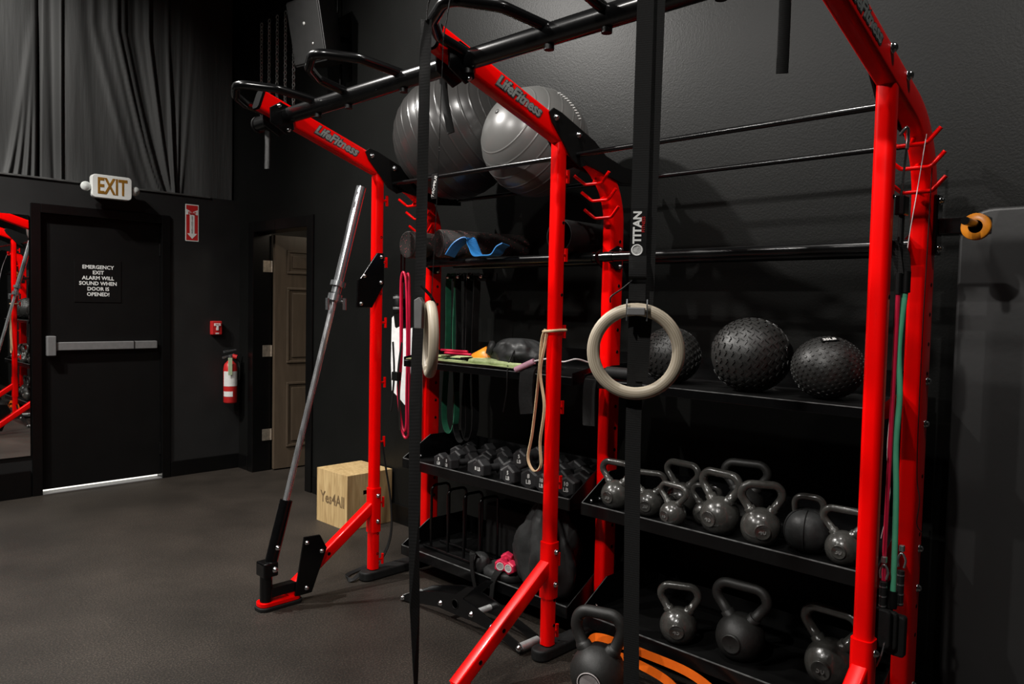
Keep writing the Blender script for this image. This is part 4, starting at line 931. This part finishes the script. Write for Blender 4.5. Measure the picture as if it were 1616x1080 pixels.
# black bag on the shelf
def sack(name, c, rad, m, label, cat, seed, mouth=None, amp=.12, pinch=0):
    rnd = random.Random(seed); ph = [rnd.uniform(0, 6.28) for _ in range(12)]; nu, nv = 56, 30; vs_ = []; fs = []
    for j in range(nv+1):
        a = PI*j/nv; zz = -math.cos(a)
        for i in range(nu):
            b = 2*PI*i/nu; k = 1+amp*(.5*math.sin(3*b+ph[0]+2*zz)+.35*math.sin(5*b+ph[1]-3*zz)+.3*math.sin(9*b+ph[2]+2*zz)*(.4+.6*abs(zz))+.25*math.sin(14*b+ph[3])*max(0, zz))
            q_ = V((math.cos(b)*math.sin(a)*2.1+seed, math.sin(b)*math.sin(a)*2.1, zz*1.6)); k += amp*(.9*(.5-abs(noise.noise(q_)))+.45*(.4-abs(noise.noise(q_*2.7)))-.2)
            k += amp*.5*(abs(math.sin(4.5*b+ph[5]+1.2*zz))-.6)*(.5+.5*zz) if pinch else 0
            rr = max(0, math.sin(a))**.75*k*(1-pinch*max(0, zz)**1.3)
            vs_.append((c[0]+rad[0]*rr*math.cos(b), c[1]+rad[1]*rr*math.sin(b), c[2]+rad[2]*(max(zz, -.75)+.06*math.sin(2*b+ph[4])*(1-abs(zz)))))
    for j in range(nv):
        for i in range(nu): fs.append((j*nu+i, j*nu+(i+1) % nu, (j+1)*nu+(i+1) % nu, (j+1)*nu+i))
    mb = MB(); mb.add(vs_, fs, True); return tag(mb.build(name, m), label, cat)
bgk = sack('drawstring_bag', (2.76, 2.655, U+.07), (.1, .15, .078), 'bag', 'crumpled black drawstring bag on the upper shelf', 'bag', 3, amp=.2)
MB().tube(smooth_path([(2.68, 2.60, U+.1), (2.60, 2.57, U+.02), (2.585, 2.56, U-.1), (2.585, 2.58, U-.2)], 6), .004, 6).build('drawstring', 'black_satin', bgk)
MB().lathe([(.03, 0), (.04, .01), (.034, .03), (.02, .02)], 14, ax((2.70, 2.775, U+.09), (-.7, .6, .3))).build('bag_mouth', 'bag', bgk)
jr = empty('jump_rope', (2.6, 2.4, U), 0, 'jump rope with pink plastic handle at the near end of the upper shelf', 'jump rope')
MB().cyl((2.575, 2.495, U+.01), (2.60, 2.40, U+.055), .014, 12).build('handle', 'lilac', jr)
MB().tube(smooth_path([(2.60, 2.40, U+.055), (2.62, 2.33, U+.07), (2.64, 2.26, U+.06), (2.66, 2.2, U+.075), (2.72, 2.18, U+.06)], 6), .0045, 6).build('rope', 'cord', jr)
ribbon(smooth_path([(2.66, 2.44, U+.02), (2.60, 2.43, U+.02), (2.585, 2.43, U-.03), (2.583, 2.43, U-.12), (2.585, 2.42, U-.19)], 5), (0, 1, 0), .085, .012).build('x', 'black_rubber').name = 'hanging_pad'
tag(bpy.data.objects['hanging_pad'], 'black padded strap hanging over the edge of the far bay shelf', 'strap')
hs = ribbon(smooth_path([(2.68, 2.05, U+.008), (2.61, 2.06, U+.008), (2.588, 2.06, U-.03), (2.585, 2.06, U-.1), (2.583, 2.055, U-.2)], 5), (0, 1, 0), .065, .006)
tag(hs.build('ankle_strap', 'strap'), 'wide black webbing strap hanging off the near bay shelf behind the wooden ring', 'strap')
fg = MB().cyl((2.66, 2.02, U+.03), (2.66, 1.90, U+.03), .026, 16)
tag(fg.build('foam_grip', 'black_rubber'), 'short black foam grip lying on the shelf inside the wooden ring', 'grip')

# ------------------------------------------------------------------ things on the bottom shelf of the far bay
wr_ = empty('divider_rack', (2.75, 3.0, .141), 0, 'black wire rack with upright hoops on the bottom shelf of the far bay', 'rack')
for y in (3.24, 3.10, 2.97, 2.85):
    MB().tube(fillet([(2.70, y, .15), (2.70, y, .50), (2.82, y-.01, .50), (2.82, y-.01, .15)], .03, 5), .0075, 8).build('hoop', 'black_steel', wr_)
for x in (2.70, 2.82): MB().cyl((x, 3.3, .15), (x, 2.78, .15), .009, 8).build('base_rail', 'black_steel', wr_)
blk = MB().box((2.88, 2.35, .141), (3.05, 3.0, .42))
tag(blk.build('step_platform', 'black_rubber', bevel=.015, seg=3), 'black step platform stored upright behind the wire rack', 'step')
sk2 = sack('gym_bag', (2.70, 2.375, .35), (.105, .165, .255), 'bag', 'slumped black nylon gym bag behind the middle front upright', 'bag', 11, amp=.3, pinch=.5)
ribbon(smooth_path([(2.68, 2.79, .19), (2.60, 2.79, .25), (2.58, 2.77, .16), (2.575, 2.72, .04), (2.575, 2.68, .0), (2.575, 2.63, .06), (2.58, 2.62, .16), (2.63, 2.63, .20)], 6), (.3, .9, .2), .04, .004).build('x', 'strap').name = 'bag_strap'
tag(bpy.data.objects['bag_strap'], 'black bag strap drooping over the bottom shelf edge to the floor', 'strap')
sh = sack('training_glove', (2.66, 2.80, .185), (.05, .055, .055), 'bag', 'small black glove lying by the drooping strap on the bottom shelf', 'glove', 5, amp=.1)

# steel attachment lying on the floor
at_ = empty('floor_attachment', (2.42, 2.63, 0), 0, 'black steel rig attachment with rollers lying on the floor before the far bay', 'attachment')
ol = [(3.055, .02), (2.948, .075), (2.729, .135), (2.634, .15), (2.559, .205), (2.512, .21), (2.585, .14), (2.498, .125), (2.374, .09), (2.228, .05), (2.20, .025), (2.22, .004), (2.374, .045), (2.50, .055), (2.648, .05), (2.761, .05), (3.03, .003)]
for x in (2.35, 2.47):
    sp = MB().prism([(y, z) for y, z in ol], .008, frame_of((x, 0, 0), (0, 1, 0), (0, 0, 1), (1, 0, 0))).build('side_plate', 'black_steel', at_, bevel=.0015)
    if x < 2.4:
        for y, z in ((3.035, .018), (2.742, .075), (2.526, .085), (2.39, .068), (2.222, .028)): bolt((x, y, z), (-1, 0, 0), .011, sp)
        MB().lathe([(.019, 0), (.024, 0), (.024, .002), (.019, .002), (.019, 0)], 16, ax((x, 2.638, .1), (-1, 0, 0))).build('pivot_eye', 'black_satin', sp)
for y, z, m_, r_ in ((2.222, .028, 'bright_alu', .019), (2.526, .085, 'bright_alu', .015), (3.035, .018, 'bright_alu', .014), (2.742, .08, 'black_steel', .016)):
    MB().cyl((2.358, y, z), (2.47, y, z), r_, 14).build('roller', m_, at_)

# ------------------------------------------------------------------ plyometric box
bx = empty('plyo_box', (2.99, 4.39, 0), 0, 'small wooden jump box with burnt lettering against the black wall', 'box')
BA, BB = V((2.805, 4.225, 0)), V((3.165, 4.595, .365)); t = .018
MB().box((BA.x, BA.y, 0), (BA.x+t, BB.y, BB.z-t)).build('side_panel', 'ply', bx, bevel=.001)
MB().box((BB.x-t, BA.y, 0), (BB.x, BB.y, BB.z-t)).build('side_panel', 'ply', bx, bevel=.001)
MB().box((BA.x+t, BB.y-t, 0), (BB.x-t, BB.y, BB.z-t)).build('end_panel', 'ply', bx, bevel=.001)
MB().box((BA.x, BA.y, BB.z-t), (BB.x, BB.y, BB.z)).build('top_panel', 'ply', bx, bevel=.001)
cx0 = (BA.x+BB.x)/2; hz, hw, hh = .235, .055, .016   # end panel with hand slot
pn = MB()
for a, b in (((BA.x+t, 0), (cx0-hw, BB.z-t)), ((cx0+hw, 0), (BB.x-t, BB.z-t)), ((cx0-hw, 0), (cx0+hw, hz-hh)), ((cx0-hw, hz+hh), (cx0+hw, BB.z-t))): pn.box((a[0], BA.y, a[1]), (b[0], BA.y+t, b[1]))
pn.build('slotted_end_panel', 'ply', bx)
text('Yes4All', .105, frame_of((BA.x-.0004, (BA.y+BB.y)/2-.01, .175), (0, -1, 0), (0, 0, 1), (-1, 0, 0)), 'lettering', 'burnt', bx, bold=.0025, xs=.9)

# ------------------------------------------------------------------ wall things
pt = MB().prism([(4.27, 1.40), (4.25, 1.415), (4.235, 1.34), (4.22, 1.33), (4.18, 1.345), (4.17, 1.325), (4.12, 1.335), (4.10, 1.33), (4.04, 1.34), (4.0, 1.33), (3.985, 1.0), (4.0, .82), (4.06, .80), (4.12, .82), (4.15, .84), (4.2, .87), (4.26, .9), (4.275, 1.1)], .0012, frame_of((WX-.0015, 0, 0), (0, 1, 0), (0, 0, 1), (1, 0, 0)))
tag(pt.build('paint_patch', 'patch'), 'ragged white patch of paint on the black wall behind the far upright', 'paint patch')
wc = empty('wall_clamp', (3.12, 4.12, 1.43), 0, 'small black cylindrical fitting with grey bands on the wall above the white patch', 'fitting')
MB().lathe([(0, 0), (.03, 0), (.035, .01), (.035, .12), (.028, .13), (0, .13)], 18, Matrix.Translation((0, 0, .0))).build('case', 'black_satin', wc, False)
for z in (.03, .10): MB().lathe([(.0355, 0), (.037, .002), (.037, .014), (.0355, .016)], 18, Matrix.Translation((0, 0, z))).build('grey_band', 'aluminium', wc, False)
MB().box((.03, -.02, .03), (.0595, .02, .1)).build('mount', 'black_satin', wc, False)
# loudspeaker
SPY = 4.86
sp = empty('wall_speaker', (2.98, 5.08, 3.2), 0, 'black loudspeaker tilted down on a bracket high on the wall', 'speaker')
SM = Matrix.Translation((2.955, SPY, 3.40)) @ Matrix.Rotation(math.radians(9), 4, 'Z') @ Matrix.Rotation(math.radians(-12), 4, 'Y')
MB().prism([(-.12, -.17), (.10, -.10), (.10, .10), (-.12, .17)], .44, SM @ Matrix.Translation((0, 0, -.22))).build('cabinet', 'speaker', sp, bevel=.012)
MB().box((-.128, -.16, -.205), (-.12, .16, .205), SM).build('grille', 'speaker', sp, bevel=.006)
MB().lathe([(.0, 0), (.012, 0), (.012, .004), (0, .006)], 14, SM @ ax((-.128, -.0, .05), (-1, 0, 0))).build('grille_badge', 'pipe', sp)
MB().lathe([(.0, 0), (.008, 0), (.008, .003), (0, .004)], 12, SM @ ax((-.128, -.06, -.09), (-1, 0, 0))).build('grille_screw', 'pipe', sp)
MB().cyl((3.02, SPY, 3.40), (WX, SPY, 3.40), .02, 10).build('wall_mount', 'black_steel', sp)
MB().cyl((3.13, SPY, 3.3), (3.13, SPY, 2.95), .012, 8).build('mount_post', 'black_satin', sp)
MB().cyl((3.14, SPY+.06, 3.6), (3.14, SPY+.06, CZ-.001), .008, 8).build('cable_conduit', 'black_satin', sp)
# chains hanging from a wall rail
cr = empty('chain_rail', (3.13, 5.76, 3.79), 0, 'black wall rail carrying five hanging chains near the corner', 'rail')
MB().box((3.10, 5.42, 3.79), (3.135, 6.1, 3.82)).box((3.13, 5.5, 3.78), (WX, 5.53, 3.83)).box((3.13, 6.0, 3.78), (WX, 6.03, 3.83)).build('rail_bar', 'black_satin', cr)
lk = [( .011*math.cos(2*PI*i/10), .0, .019*math.sin(2*PI*i/10)) for i in range(10)]
for k, y in enumerate((6.02, 5.89, 5.76, 5.63, 5.50)):
    mb = MB(); z = 3.77; j = 0
    while z > 3.02:
        a = 0 if j % 2 else PI/2; Rm = Matrix.Translation((3.118, y, z)) @ Matrix.Rotation(a+.4, 4, 'Z')
        mb.tube([Rm @ V(q) for q in lk], .0035, 5, closed=True, upv=(.3, 1, .1)); z -= .029; j += 1
    tag(mb.build('steel_chain', 'pipe'), 'steel chain hanging from the wall rail, %s' % ['nearest the corner', 'second from the corner', 'middle one of five', 'second from the speaker', 'nearest the speaker'][k], 'chain', 'chains on the wall rail')
# big rounded mat against the wall at the near end
pm = MB(); pts = [(.80-.11+.11*math.cos(math.radians(a)), 1.88-.11+.11*math.sin(math.radians(a))) for a in range(0, 91, 10)]
pts += [(-1.2+.11*math.cos(math.radians(a)), 1.77+.11*math.sin(math.radians(a))) for a in range(90, 181, 10)]
pts += [(-1.11+.2*math.cos(math.radians(a)), .2+.2*math.sin(math.radians(a))) for a in range(180, 271, 10)]
pts += [(.60+.2*math.cos(math.radians(a)), .2+.2*math.sin(math.radians(a))) for a in range(270, 361, 10)]
pm.prism(pts, .05, frame_of((3.105, 0, 0), (0, 1, 0), (0, 0, 1), (1, 0, 0)))
tag(pm.build('exercise_mat', 'panel_mat', bevel=.012, seg=3), 'large black rounded-corner exercise mat standing against the wall past the near upright', 'mat')
